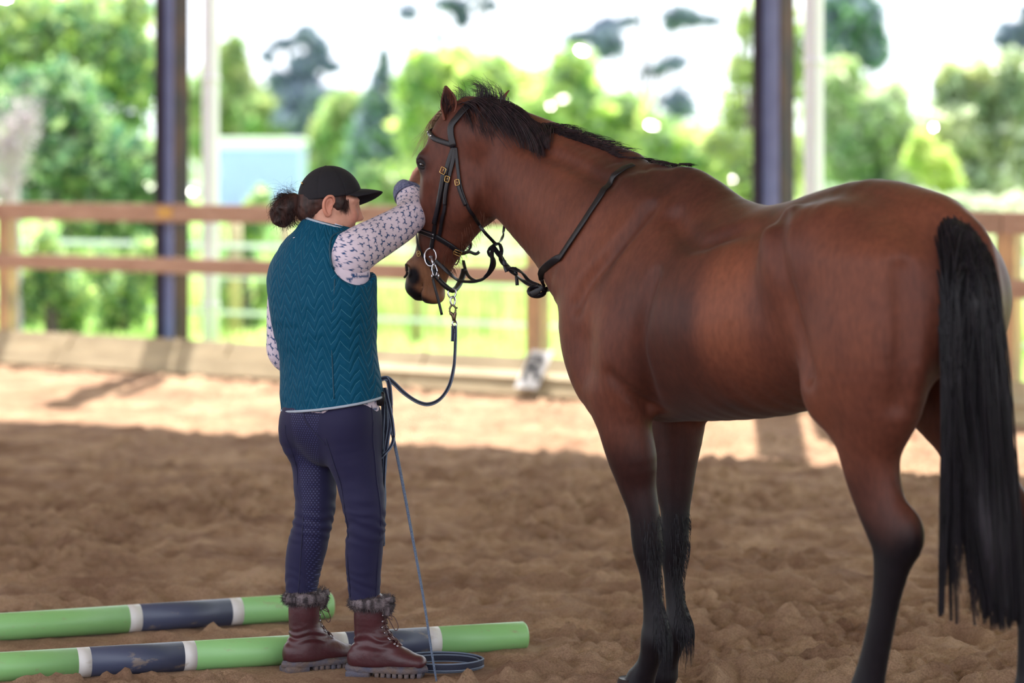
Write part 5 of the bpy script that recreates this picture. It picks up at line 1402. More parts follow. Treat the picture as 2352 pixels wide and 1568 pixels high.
# arms
BV.cone(SR, ER, .045, .034, k=.03); BV.cone(ER, WR, .034, .022, k=.02)
BV.cone(SL, EL, .045, .034, k=.03); BV.cone(EL, WL, .034, .022, k=.02)
def hand(vol, wrist, palm_dir, palm_n, thumb_side, curl, L=.17, spread=.10, target=None):
    """palm from the wrist along palm_dir, palm facing palm_n; four fingers curling towards palm_n and a thumb from the side"""
    a = np.asarray(palm_dir, float); a /= np.linalg.norm(a); nn = np.asarray(palm_n, float); nn -= (nn @ a) * a; nn /= np.linalg.norm(nn)
    s_ = np.cross(a, nn) * thumb_side
    vol.sweep([wrist, wrist + a * .03, wrist + a * .065, wrist + a * .09], [.022, .030, .038, .038], [.017, .016, .014, .011], [.017, .016, .014, .011], s_, k=.012)
    for i_, (o_, l_) in enumerate(((.030, .070), (.010, .078), (-.010, .072), (-.029, .056))):
        p = wrist + a * (.088 - .006 * abs(i_ - 1)) + s_ * o_
        d = a + s_ * (o_ * spread / .03 * .25); d /= np.linalg.norm(d)
        pts = [p]; ang = 0
        for seg in (.45, .32, .25):
            ang += curl * (1.0 if seg == .45 else 1.25)
            dd_ = d * math.cos(ang) + nn * math.sin(ang); pts.append(pts[-1] + dd_ * l_ * seg)
        for q in range(3): vol.cone(pts[q], pts[q + 1], .0088 - q * .0007, .0082 - q * .0008, k=.003)
    t0 = wrist + a * .030 + s_ * .026
    t1 = t0 + (a * .6 + s_ * .8) / 1.0 * .030 + nn * .006; t2 = t1 + (a * .85 + s_ * .45 + nn * .3) * .030; t3 = t2 + (a * .9 + s_ * .15 + nn * .45) * .024
    vol.cone(t0, t1, .014, .0105, k=.01); vol.cone(t1, t2, .0105, .0095, k=.003); vol.cone(t2, t3, .0095, .0075, k=.003)
tgt = hd(.15, .088, -.01)
pdir = tgt - WR
hand(BV, WR, pdir, -HN, 1, .10, target=tgt)
hand(BV, WL, px(868, 876, 8.98) - WL, -GF - UP * .6, 1, .75)
for rows in (LEGL, LEGR):
    P, r = legrow(rows, .010); BV.sweep(P, r, r, r, PR, k=.03)
V, F = BV.mesh(); V = BV.relax(V, F, 1, .4)
V2 = V.copy()
skin = np.array(srgb(204, 150, 128)[:3]); red = np.array(srgb(196, 120, 104)[:3]); tanc = np.array(srgb(180, 128, 104)[:3])
C = np.tile(skin, (len(V), 1)); nz = noise3(V, 40, 3) * .5 + noise3(V, 90, 4) * .5
C = mixc(C, tanc, sstep(nz, -.1, .7) * .6)
fF = (V - HC) @ HFW; fR = (V - HC) @ HRT; fU = (V - HC) @ HUP
C = mixc(C, red, (1 - sstep(np.sqrt((fF - .085) ** 2 + (np.abs(fR) - .03) ** 2 + (fU + .03) ** 2), .01, .04)) * .6)
C = mixc(C, red * .85, (1 - sstep(np.sqrt((fF - .092) ** 2 + (fU + .068) ** 2), .004, .012)) * (np.abs(fR) < .026) * .8)
C = mixc(C, np.array(srgb(70, 46, 40)[:3]), (1 - sstep(np.sqrt(((fF - .088) / 1.2) ** 2 + (np.abs(fR) - .031) ** 2 * .2 + ((fU - .003) * 2.4) ** 2), .003, .008)) * .8)
me = np_mesh(V, F); set_col(me, C)
M_skin = vcol_mat('skin', rough=.5, bump=.1, bscale=300, spec=.4, var=.06)
M_skin.node_tree.nodes['Principled BSDF'].inputs['Subsurface Weight'].default_value = .12
M_skin.node_tree.nodes['Principled BSDF'].inputs['Subsurface Radius'].default_value = (.012, .004, .002)
woman = empty('person', tuple(px(765, 400, DP) * [1, 1, 0]), 'woman in black cap, teal quilted vest and navy breeches stroking the forehead of the horse', 'person')
link('body', me, M_skin, woman)

# ear
M_flesh = mat('ear_skin', srgb(206, 140, 118), .5, var=.1, scale=60, spec=.4)
ec = hh_(-.004, .077, -.018)
def ep(f, u, o): return ec + HFW * f + HUP * u + HRT * o
MB().tube(catmull([ep(.012, -.020, .004), ep(.004, -.030, .006), ep(-.006, -.024, .010), ep(-.016, -.008, .014), ep(-.019, .012, .016), ep(-.010, .028, .014), ep(.004, .031, .008), ep(.013, .020, .003), ep(.012, .006, .002)], 4),
          np.interp(np.linspace(0, 1, 33), [0, .1, .5, .8, 1], [.004, .0068, .0046, .0046, .003]), 8).build('ear', M_flesh, woman)
EV = Vol(ec - .05, ec + .05, .002)
EV.ball(ep(-.003, .004, .002), (.009, .017, .026), k=.004, rot=HB)
EV.ball(ep(.006, -.022, .005), (.005, .009, .010), k=.006, rot=HB)
EV.ball(ep(.002, .004, .013), (.008, .010, .016), k=.004, mode='sub', rot=HB)
EV.ball(ep(.010, -.004, .008), (.004, .004, .007), k=.003, rot=HB)
V, F = EV.mesh(); link('ear_inner', np_mesh(V, F), M_flesh, woman)
# eyelash and brow on the near side, earring-less
M_dkh = hairmat('brown_hair', srgb(36, 20, 18), srgb(66, 38, 32), .5)
MB().tube(catmull([hh_(.070, .046, .002), hh_(.080, .040, -.003), hh_(.088, .030, -.001)], 3), .0014, 5).build('eyelash', M_dkh, woman)
MB().tube(catmull([hh_(.068, .055, .017), hh_(.084, .040, .024), hh_(.093, .018, .020)], 3), [.001, .002, .0026, .003, .003, .0026, .001], 6, .6).build('eyebrow', M_dkh, woman)

# ---- hair: cap of hair under the hat, ponytail
HV2 = Vol(HC - .16, HC + .16, .004)
HV2.ball(hh_(-.012, 0, .012), (.077, .090, .080), k=.01, rot=HB)
HV2.ball(hh_(-.055, 0, -.045), (.055, .040, .045), k=.03, rot=HB)
HV2.ball(hh_(.030, .068, -.004), (.010, .022, .022), k=.012, rot=HB)
HV2.halfspace(hh_(.048, 0, 0), HFW * .9 - HUP * .35, .01)
HV2.halfspace(CC + CUP * .03, CUP, .01)
V, F = HV2.mesh(); V = HV2.relax(V, F, 1); V += (noise3(V * [1, 1, 1], 90, 6) * .0015)[:, None]
hair = link('hair', np_mesh(V, F), M_dkh, woman)
pc = px(660, 484, 8.93)
g = np.random.default_rng(9)
PV = Vol(pc - .12, pc + .12, .005)
PV.sweep([px(694, 466, 8.93), px(676, 466, 8.93), px(655, 478, 8.93), px(648, 496, 8.93), px(656, 508, 8.93)], [.016, .030, .038, .034, .016], [.016, .034, .042, .036, .016], [.016, .030, .038, .034, .016], [0, 1, 0], k=.01)
V, F = PV.mesh(); V = V + noise3(V, 60, 7)[:, None] * .006
pony = link('ponytail', np_mesh(V, F), M_dkh, woman)
N = 900
a0 = px(692, 466, 8.93)
dr = g.normal(size=(N, 3)); dr /= np.linalg.norm(dr, axis=1)[:, None]
E = np.array(px(655, 490, 8.93)) + dr * np.array([.044, .045, .048]) * (g.uniform(.75, 1.15, N) + .3 * (g.random(N) < .12))[:, None]
E[:, 2] -= .006
P1 = a0 + g.normal(size=(N, 3)) * .010 + np.array([-.035, 0, .012]); P2 = E + np.array([-.012, 0, .045]) + g.normal(size=(N, 3)) * .012
P0 = a0 + g.normal(size=(N, 3)) * .006
pa = bez(P0, P1, P2, E, 10); w_ = np.linspace(0, 1, 10)[None, :, None]; pa += w_ * .006 * np.sin(w_ * 16 + g.uniform(0, 6, (N, 1, 1))) * g.normal(size=(N, 1, 3))
N2 = 160
E2 = np.array(px(668, 520, 8.93)) + g.normal(size=(N2, 3)) * [.024, .02, .006]
b0_ = a0 + g.normal(size=(N2, 3)) * .006
pb = bez(b0_, b0_ + [-.03, 0, -.01], E2 + np.array([-.03, 0, .02]) + g.normal(size=(N2, 3)) * .01, E2, 10)
N3 = 40
E3 = np.array(px(650, 425, 8.93)) + g.normal(size=(N3, 3)) * [.025, .02, .010]
b3_ = np.array(px(675, 445, 8.93)) + g.normal(size=(N3, 3)) * .01
pcw = bez(b3_, b3_ + [-.02, 0, .01], E3 + g.normal(size=(N3, 3)) * .02, E3, 10)
Vs_, Fs_ = strands(np.concatenate([pa, pb]), g.uniform(.0005, .0012, N + N2)); V3_, F3_ = strands(pcw, .0003)
o = link('hair_strands', np_mesh(np.concatenate([Vs_, V3_]), np.concatenate([Fs_, F3_ + len(Vs_)])), M_dkh, pony, smooth=False); o['kind'] = 'stuff'
# wisps at the temple and nape
N = 260
f0 = g.uniform(0, 1, N)[:, None]
P0 = hh_(.02 + .03 * f0, .070 - .006 * f0, .012) + g.normal(size=(N, 3)) * .004
P3 = P0 - UP * (.025 + .02 * g.random(N))[:, None] + HFW * .004 + g.normal(size=(N, 3)) * .003
q0 = hh_(-.045 - .03 * f0, .045 * (1 - f0) + .01, -.045) + g.normal(size=(N, 3)) * .005
q3 = q0 + g.normal(size=(N, 3)) * .004 - UP * .035 - HFW * .01
Vs_, Fs_ = strands(np.concatenate([bez(P0, P0 - UP * .01, P3 + UP * .005, P3, 5), bez(q0, q0 - UP * .01, q3 + UP * .01, q3, 5)]), .0007)
o = link('hair_strands', np_mesh(Vs_, Fs_), M_dkh, hair, smooth=False); o['kind'] = 'stuff'

# ---- cap
M_cap = mat('cap_cotton', srgb(19, 17, 26), .85, bump=.2, bscale=500, var=.1, scale=200)
CV = Vol(HC - .17, HC + .17, .004)
CV.ball(CC, (.086, .103, .103), k=.01, rot=[HRT, CFW, CUP])
CV.halfspace(cc_(0, 0, .002), -CUP, .004)
V, F = CV.mesh(); V = CV.relax(V, F, 1)
# six panel seams
ang = np.arctan2((V - CC) @ HRT, (V - CC) @ CFW)
V -= grad(V, CV) * (.0022 * np.exp(-((np.abs(((ang / (math.pi / 3)) % 1) - .5) - .5) / .02) ** 2))[:, None]
cap = link('cap', np_mesh(V, F), M_cap, woman)
MB().tube([cc_(0, 0, .099), cc_(0, 0, .1025), cc_(0, 0, .104)], [.007, .006, .002], 10).build('button', M_cap, cap)
for sg in (-1, 1):
    for an in (.5, 1.57, 2.6):
        th = R(38); p = cc_(math.cos(an) * .1015 * math.cos(th), sg * math.sin(an) * .085 * math.cos(th), .101 * math.sin(th)); nn = grad(p[None], CV)[0]
        s1 = np.cross(nn, UP); s1 /= np.linalg.norm(s1); s2 = np.cross(nn, s1)
        V_, F_ = sweep_mesh([p + (s1 * math.cos(a) + s2 * math.sin(a)) * .003 for a in np.linspace(0, 2 * math.pi, 10, endpoint=False)], .0008, 5, closed=True, upref=tuple(nn)); MB().add(V_, F_).build('eyelet', M_cap, cap)
# brim: arched sheet, rolled so its far side hangs lower
n1, n2 = 25, 12; Vb = []
for i_ in range(n1):
    s_ = -1 + 2 * i_ / (n1 - 1); a_ = s_ * 1.15
    root = np.array([math.cos(a_) * .097, math.sin(a_) * .082])
    reach = .074 * (1 - .35 * s_ * s_ * s_ * s_) * (1 - .25 * s_ * s_)
    for j_ in range(n2):
        t = j_ / (n2 - 1)
        f_ = root[0] + t * reach; r_ = root[1] * (1 - .10 * t)
        u_ = .014 - t * .022 - .014 * (r_ / .08) ** 2 * (1 + .8 * t) + r_ * .26 * t + .003 * math.sin(t * 3)
        Vb.append(cc_(f_, r_, u_))
i_ = np.arange(n1 - 1)[:, None] * n2; j_ = np.arange(n2 - 1)[None]
Fb = np.stack([i_ + j_, i_ + j_ + 1, i_ + n2 + j_ + 1, i_ + n2 + j_], -1).reshape(-1, 4)
br = link('brim', np_mesh(Vb, Fb), M_cap, cap); md = br.modifiers.new('t', 'SOLIDIFY'); md.thickness = .0035; md.offset = 0
md = br.modifiers.new('s', 'SUBSURF'); md.levels = md.render_levels = 1
p_ = hit(697, 425, 8.7, 9.1, off=.001, vol=CV)
MB().tube([p_, p_ + CUP * .010 - CFW * .004], .0022, 6).build('cap_buckle', M_brass, cap)

# ---- shirt body, seen in the armhole
SHV = Vol((-.80, 8.62, .84), (-.28, 9.22, 1.52), .007)
torso(SHV, -.003); SHV.ball(px(792, 588, 8.86), (.07, .06, .065), k=.04)
# ---- teal quilted vest
VV = Vol((-.80, 8.62, .80), (-.28, 9.22, 1.52), .0048)
TV2 = [(764, 985, .172, .122), (764, 945, .184, .128), (761, 900, .184, .128), (757, 850, .180, .125), (753, 800, .177, .125), (743, 720, .193, .134), (739, 650, .194, .134), (738, 610, .168, .120), (739, 578, .118, .10), (740, 548, .080, .076)]
torso(VV, .0, TV2, n=2.15)
VV.sweep([px(735, 560, 8.90), px(738, 532, 8.905), px(745, 506, 8.915)], [.080, .076, .074], [.075, .068, .066], [.075, .068, .066], GR, k=.02, res=2)
VV.ball(SL + GR * .005 - UP * .025, (.05, .055, .06), k=.05); VV.ball(px(790, 560, 8.86), (.05, .05, .03), k=.05)
VV.sweep([px(748, 540, 8.915), px(752, 490, 8.92)], [.066, .064], [.058, .057], [.058, .057], GR, k=.004, mode='sub', res=1)     # collar opening
VV.sweep([px(828, 590, 8.70), px(818, 592, 8.84), px(812, 590, 8.95)], [.088, .078, .06], [.092, .082, .06], [.080, .075, .06], GF, k=.010, mode='sub', res=1)    # right armhole
hemn = np.array([.17, .04, -1.0]); hp0 = px(764, 930, 8.9)
VV.halfspace(hp0, hemn, .004)
VV.halfspace(px(745, 508, 8.915), np.array([.28, -.0, 1.0]), .003)
V, F = VV.mesh(); V = VV.relax(V, F, 1)
# broad folds pulled towards the raised arm, puffiness
ang = np.arctan2((V - px(748, 0, DP)) @ GR, (V - px(748, 0, DP)) @ -GF)
V += grad(V, VV) * (noise3(np.column_stack([V[:, 0] + V[:, 2] * .5, V[:, 1], V[:, 2]]), 9, 4) * .004 + noise3(V, 24, 5) * .0022)[:, None]
me = np_mesh(V, F)
at = me.attributes.new('quv', 'FLOAT_VECTOR', 'POINT'); at.data.foreach_set('vector', np.column_stack([ang * .165, V[:, 2], np.zeros(len(V))]).astype(np.float32).ravel())
m, nt, b = nodemat('quilted_teal')
ta = nt.nodes.new('ShaderNodeAttribute'); ta.attribute_name = 'quv'
sx = nt.nodes.new('ShaderNodeSeparateXYZ'); sock(nt, ta.outputs['Vector'], sx.inputs[0])
def mth(op, a, b_=None, c_=None):
    n_ = nt.nodes.new('ShaderNodeMath'); n_.operation = op
    for i_, q in enumerate((a, b_, c_)):
        if q is None: continue
        if isinstance(q, (int, float)): n_.inputs[i_].default_value = q
        else: sock(nt, q, n_.inputs[i_])
    return n_.outputs[0]
# zigzag with alternating tall and short teeth
z1 = mth('PINGPONG', sx.outputs[0], .028); z2 = mth('PINGPONG', mth('ADD', sx.outputs[0], .014), .056)
line_ = mth('ADD', mth('MULTIPLY', z1, 1.7), mth('ADD', mth('MULTIPLY', z2, .5), sx.outputs[1]))
nq = nt.nodes.new('ShaderNodeTexNoise'); nq.inputs['Scale'].default_value = 7; nq.inputs['Detail'].default_value = 2; sock(nt, ta.outputs['Vector'], nq.inputs[0])
line_ = mth('ADD', line_, mth('MULTIPLY', nq.outputs[0], .05))
fr = mth('PINGPONG', line_, .0175)
puff = mth('SMOOTH_MIN', mth('MULTIPLY', fr, 60.0), 1.0, .5)
nz_ = nt.nodes.new('ShaderNodeTexNoise'); nz_.inputs['Scale'].default_value = 60; nz_.inputs['Detail'].default_value = 4
tcn = nt.nodes.new('ShaderNodeTexCoord'); sock(nt, tcn.outputs['Object'], nz_.inputs[0])
hgt = mth('ADD', puff, mth('MULTIPLY', nz_.outputs[0], 1.1))
bp = nt.nodes.new('ShaderNodeBump'); bp.inputs['Strength'].default_value = .75; bp.inputs['Distance'].default_value = .0035
sock(nt, hgt, bp.inputs['Height']); sock(nt, bp.outputs[0], b.inputs['Normal'])
cm = nt.nodes.new('ShaderNodeMix'); cm.data_type = 'RGBA'; cm.inputs[6].default_value = srgb(64, 122, 142); cm.inputs[7].default_value = srgb(0, 70, 98)
sock(nt, mth('MINIMUM', mth('MULTIPLY', fr, 700.0), 1.0), cm.inputs[0]); sock(nt, cm.outputs[2], b.inputs['Base Color'])
b.inputs['Roughness'].default_value = .7; b.inputs['Specular IOR Level'].default_value = .15
M_vest = m
vest = link('vest', me, M_vest, woman)
M_piping = mat('grey_piping', srgb(160, 170, 184), .6, bump=.1)
M_seam = mat('teal_seam', srgb(0, 66, 88), .6)
# hem piping follows the vest's cut edge
def ring_on(vol, c, nrm, ax1, ax2, off=.0, n_=72, r0=.05, r1=.30, step=.002):
    out = []
    for a in np.linspace(0, 2 * math.pi, n_, endpoint=False):
        d = ax1 * math.cos(a) + ax2 * math.sin(a); nh_ = nrm / np.linalg.norm(nrm); d = d - (d @ nh_) * nh_; d /= np.linalg.norm(d)
        rr = np.arange(r1, r0, -step); P = c + d[None] * rr[:, None]; s_ = sdf(P, vol); w = np.nonzero(s_ < 0)[0]
        out.append(P[w[0]] + d * off if len(w) else P[-1])
    return np.array(out)
hn = hemn / np.linalg.norm(hemn)
ring = ring_on(VV, hp0 - hn * .007, hn, GR, GF, -.001)
V_, F_ = sweep_mesh(ring, .0045, 8, upref=tuple(hn), closed=True); MB().add(V_, F_).build('hem_piping', M_piping, vest)
cn = np.array([.28, 0, 1.0]); ring = ring_on(VV, px(745, 508, 8.915) - cn / np.linalg.norm(cn) * .005, cn, GR, GF, -.003, r1=.12, r0=.03)
V_, F_ = sweep_mesh(ring, .0045, 8, upref=tuple(cn), closed=True); MB().add(V_, F_).build('collar_piping', M_piping, vest)
# back panel seam
sm = []
for u, v in ((769, 640), (767, 680), (764, 730), (762, 790), (764, 850), (768, 915)): sm.append(hit(u, v, 8.5, 9.2, off=.0005, vol=VV))
MB().tube(snap(catmull(sm, 6), .0004, 4, VV), .0022, 6).build('seam', M_seam, vest)
# armhole binding
ah = []
for u, v in ((790, 531), (765, 541), (758, 560), (758, 590), (765, 615), (780, 634), (800, 645), (822, 650), (835, 638), (840, 622)): ah.append(hit(u, v, 8.5, 9.2, off=.0, vol=VV))
MB().tube(catmull(ah, 5), .0032, 7).build('armhole_binding', M_seam, vest)
p_ = hit(675, 548, 8.5, 9.2, off=.002, vol=VV); MB().tube([p_, p_ + np.array([.008, 0, .003])], .002, 6).build('emblem', M_chrome, vest)

# ---- printed shirt sleeves
HB_ = ["..........#.", ".........###", "..........##", "#........##.", "##.#######..", ".#########..", "..########..", "..##....##..", ".##.....#.#.", ".#.......##.", "#........#.."]
HB2 = ["........##..", ".......####.", "........#.#.", "#......##...", ".########...", "..#######...", "..##...##...", ".##.....##..", "##.......##."]
def horses(u, v, seed=0, cell=.030, size=.0225):
    """1 where the little printed horses are"""
    row = np.floor(v / cell).astype(int); uu = u + (row % 2) * cell * .5
    col = np.floor(uu / cell).astype(int)
    hsh = ((row * 7919 + col * 104729 + seed) * 2654435761) % 4294967296 / 4294967296.0
    h2 = ((row * 31337 + col * 7351 + seed) * 2246822519) % 4294967296 / 4294967296.0
    x = uu / cell - col - .5 + (h2 - .5) * .2; y = v / cell - row - .5 + (hsh - .5) * .15
    a = (hsh - .5) * 2.2; x, y = x * np.cos(a) - y * np.sin(a), x * np.sin(a) + y * np.cos(a)
    x = np.where(h2 > .5, x, -x)
    out = np.zeros(len(u))
    for B, m_ in ((HB_, hsh > .4), (HB2, hsh <= .4)):
        H_, W_ = len(B), len(B[0]); A = np.array([[c == '#' for c in r] for r in B], float)
        sc = size / cell
        ix = np.floor((x / sc + .5) * W_).astype(int); iy = np.floor((.5 - y / (sc * H_ / W_)) * H_).astype(int)
        ok = (ix >= 0) & (ix < W_) & (iy >= 0) & (iy < H_) & m_
        out[ok] = np.maximum(out[ok], A[iy[ok], ix[ok]])
    return out
M_shirt = vcol_mat('printed_cotton', rough=.75, bump=.2, bscale=120, spec=.2, var=.04, vscale=30)
cloth = np.array(srgb(214, 200, 214)[:3]); ink = np.array(srgb(36, 72, 118)[:3]); dkp = np.array(srgb(70, 76, 110)[:3])
def sleeve(name, rows, side, seed, k, nn, folds):
    A = catmull([list(px(u, v, d)) + [a, b_] for u, v, d, a, b_ in rows], k)
    V, F, uu, vv = sweep_uv_mesh(A[:, :3], A[:, 3], A[:, 4], side, nn)
    C_ = np.repeat(A[:, :3], nn, 0); nr_ = V - C_; nr_ /= np.linalg.norm(nr_, axis=1)[:, None]
    fold = np.sin(vv * folds[0] + np.sin(uu * 14 + 1) * 1.6 + noise3(V, 8, seed) * 2) * .5 + noise3(V, 16, seed + 1)
    V = V + nr_ * (fold * (folds[1] + folds[2] * sstep(vv, vv.max() * .55, vv.max())))[:, None]
    Cc = np.tile(cloth, (len(V), 1)); Cc = mixc(Cc, ink, horses(uu, vv, seed))
    me = np_mesh(V, F); set_col(me, Cc)
    o = link(name, me, M_shirt, woman); md = o.modifiers.new('t', 'SOLIDIFY'); md.thickness = .002; md.offset = -1
    return o, A
slv, A = sleeve('sleeve', [(775, 600, 8.84, .078, .072), (800, 588, 8.83, .080, .072), (830, 568, 8.86, .074, .068), (870, 545, 8.92, .066, .063), (910, 522, 8.97, .060, .058), (938, 502, 9.02, .056, .055), (948, 484, 9.08, .053, .052), (946, 470, 9.12, .050, .049), (941, 455, 9.15, .047, .046), (938, 447, 9.165, .041, .041)], np.array([0, 0, 1.0]) * .9 + np.array([.2, 0, 0]), 5, 30, 240, (26, .0014, .0028))
shirt_me = SHV.mesh(); me = np_mesh(*shirt_me); _V = shirt_me[0]; _C = np.tile(cloth, (len(_V), 1)); _C = mixc(_C, ink, horses((_V - px(740, 600, DP)) @ GR, _V[:, 2], 3)); set_col(me, _C); link('shirt', me, M_shirt, woman)
# turned cuff showing the dark reverse of the print
cv = catmull([list(px(939, 451, 9.155)) + [.0445], list(px(936, 441, 9.17)) + [.044], list(px(938, 438, 9.175)) + [.038]], 5)
cdir = WR - ER; cdir /= np.linalg.norm(cdir)
mb = MB(); V_, F_ = sweep_mesh(cv[:, :3], cv[:, 3], 32, caps=False); mb.add(V_, F_)
M_cuff = mat('cuff_reverse', srgb(120, 122, 150), .8, scale=120, col2=srgb(70, 78, 112), bump=.3)
cu_ = mb.build('cuff', M_cuff, slv); md = cu_.modifiers.new('t', 'SOLIDIFY'); md.thickness = .004
sleeve('sleeve', [(672, 612, 9.0, .038, .038), (662, 630, 9.0, .045, .045), (652, 660, 9.01, .048, .048), (646, 710, 9.02, .047, .047), (645, 770, 9.03, .046, .046), (647, 806, 9.04, .048, .048), (668, 830, 9.07, .046, .046), (720, 852, 9.11, .040, .040), (785, 874, 9.13, .034, .034)], GF, 9, 26, 190, (30, .0012, .002))
# shirt collar under the vest collar
col = [hh_(.0, 0, 0)]
cpts = catmull([px(768, 512, 8.86), px(790, 520, 8.85), px(812, 534, 8.88), px(822, 545, 8.93)], 6)
tt = np.linspace(0, 1, len(cpts))
me_v = []
for i_, p in enumerate(cpts): me_v += [p, p + np.array([-.004, .006, -.028 * (1 - .2 * tt[i_])])]
mb = MB().add(me_v, [(2 * i_, 2 * i_ + 2, 2 * i_ + 3, 2 * i_ + 1) for i_ in range(len(cpts) - 1)])
o = mb.build('shirt_collar', mat('collar_cotton', srgb(208, 206, 222), .75), woman); md = o.modifiers.new('t', 'SOLIDIFY'); md.thickness = .003

# ---- breeches
RV = Vol((-.80, 8.6, .24), (-.30, 9.25, 1.0), .005)
RV.sweep([px(764, 890, 8.92), px(762, 930, 8.92), px(759, 965, 8.92), px(757, 1000, 8.92)], [.168, .170, .160, .125], [.112, .118, .122, .10], [.112, .118, .128, .105], PR, k=.03)
for rows in (LEGL, LEGR):
    P, r = legrow(rows); fl_ = np.array([.105 if v < 1010 else r_ * 1.06 for (v, *_), r_ in zip(rows, r)])
    RV.sweep(P, r, np.maximum(r, fl_ * .98), np.maximum(r, fl_ * .98), PR, k=.018, n=2.0)
for c, d in ((708, 8.90), (800, 8.83)): RV.ball(px(c, 962, d), (.07, .075, .075), k=.05)      # seat
V, F = RV.mesh(); V = RV.relax(V, F, 2)
knee = np.exp(-((V[:, 2] - px(0, 1205, 8.9)[2]) / .05) ** 2); ank = np.exp(-((V[:, 2] - .30) / .05) ** 2)
V += grad(V, RV) * ((knee * .0020 + ank * .0010) * np.sin(V[:, 2] * 190 + V[:, 0] * 60 + noise3(V, 14, 3) * 6) + noise3(V, 10, 2) * .002 + np.exp(-((V[:, 2] - .53) / .10) ** 2) * noise3(V * [1, 1, 2.6], 17, 12) * .0030)[:, None]
me = np_mesh(V, F)
uc = V[:, 0] / V[:, 1] * FPX + CX; vc = HY + (CAMZ - V[:, 2]) / V[:, 1] * FPX
sfull = (V - px(757, 0, 8.92)) @ PR
# grip panel: seat and inner legs
mask = np.zeros(len(V))
zz = V[:, 2]
xl = np.interp(zz, [.24, .6, .86, 1.0], [-.04, -.06, -.09, -.11]); xr = np.interp(zz, [.24, .6, .80, .90, 1.0], [.00, .0, .0, .02, .035])
lat = V[:, 0] - px(735, 0, 8.92)[0]
mask = sstep(lat, xl - .004, xl + .004) * (1 - sstep(lat, xr - .004, xr + .004))
navy = np.array(srgb(40, 38, 76)[:3])
a = me.color_attributes.new('Col', 'FLOAT_COLOR', 'POINT')
a.data.foreach_set('color', np.column_stack([mask] * 3 + [np.ones(len(V))]).astype(np.float32).ravel())
m, nt, b = nodemat('navy_breeches')
ta = nt.nodes.new('ShaderNodeAttribute'); ta.attribute_name = 'Col'
tcn = nt.nodes.new('ShaderNodeTexCoord'); sx = nt.nodes.new('ShaderNodeSeparateXYZ'); sock(nt, tcn.outputs['Object'], sx.inputs[0])
zc = mth('DIVIDE', sx.outputs[2], .0072); xc = mth('ADD', mth('DIVIDE', mth('ADD', mth('MULTIPLY', sx.outputs[0], .9), mth('MULTIPLY', sx.outputs[1], -.5)), .0095), mth('MULTIPLY', mth('FLOOR', zc), .5))
dx_ = mth('SUBTRACT', mth('FRACT', xc), .5); dz_ = mth('MULTIPLY', mth('SUBTRACT', mth('FRACT', zc), .5), .75)
dist = mth('SQRT', mth('ADD', mth('MULTIPLY', dx_, dx_), mth('MULTIPLY', dz_, dz_)))
dot = mth('MULTIPLY', mth('LESS_THAN', dist, .20), ta.outputs['Fac'])
cm = nt.nodes.new('ShaderNodeMix'); cm.data_type = 'RGBA'; cm.inputs[6].default_value = srgb(32, 30, 62); cm.inputs[7].default_value = srgb(64, 66, 104)
sock(nt, dot, cm.inputs[0]); sock(nt, cm.outputs[2], b.inputs['Base Color'])
b.inputs['Roughness'].default_value = .72; b.inputs['Sheen Weight'].default_value = .05; b.inputs['Specular IOR Level'].default_value = .25
sock(nt, mth('SUBTRACT', .72, mth('MULTIPLY', dot, .35)), b.inputs['Roughness'])
M_br = m
breeches = link('breeches', me, M_br, woman)
M_sm = mat('navy_seam', srgb(28, 27, 58), .7)
for pts in (((852, 930), (856, 1000), (862, 1060), (872, 1150), (874, 1200), (868, 1290), (864, 1375)), ((700, 935), (702, 965), (735, 1005), (748, 1020)), ((655, 975), (672, 1040), (684, 1110), (697, 1180), (692, 1260), (684, 1370)), ((748, 1005), (775, 1085), (790, 1150), (800, 1230), (806, 1370))):
    P = snap(catmull([hit(u, v, 8.55, 9.2, off=.0, vol=RV) for u, v in pts], 6), .0008, 4, RV)
    MB().tube(P, .0016, 5).build('seam', M_sm, breeches)
# black pouch edge below the hem at her right hip
pb_ = px(872, 915, 8.83)
mb = MB().box(pb_, (.030, .02, .045), Matrix.Rotation(.2, 3, 'Y'), bev=.006); mb.build('pouch', M_lea, woman)

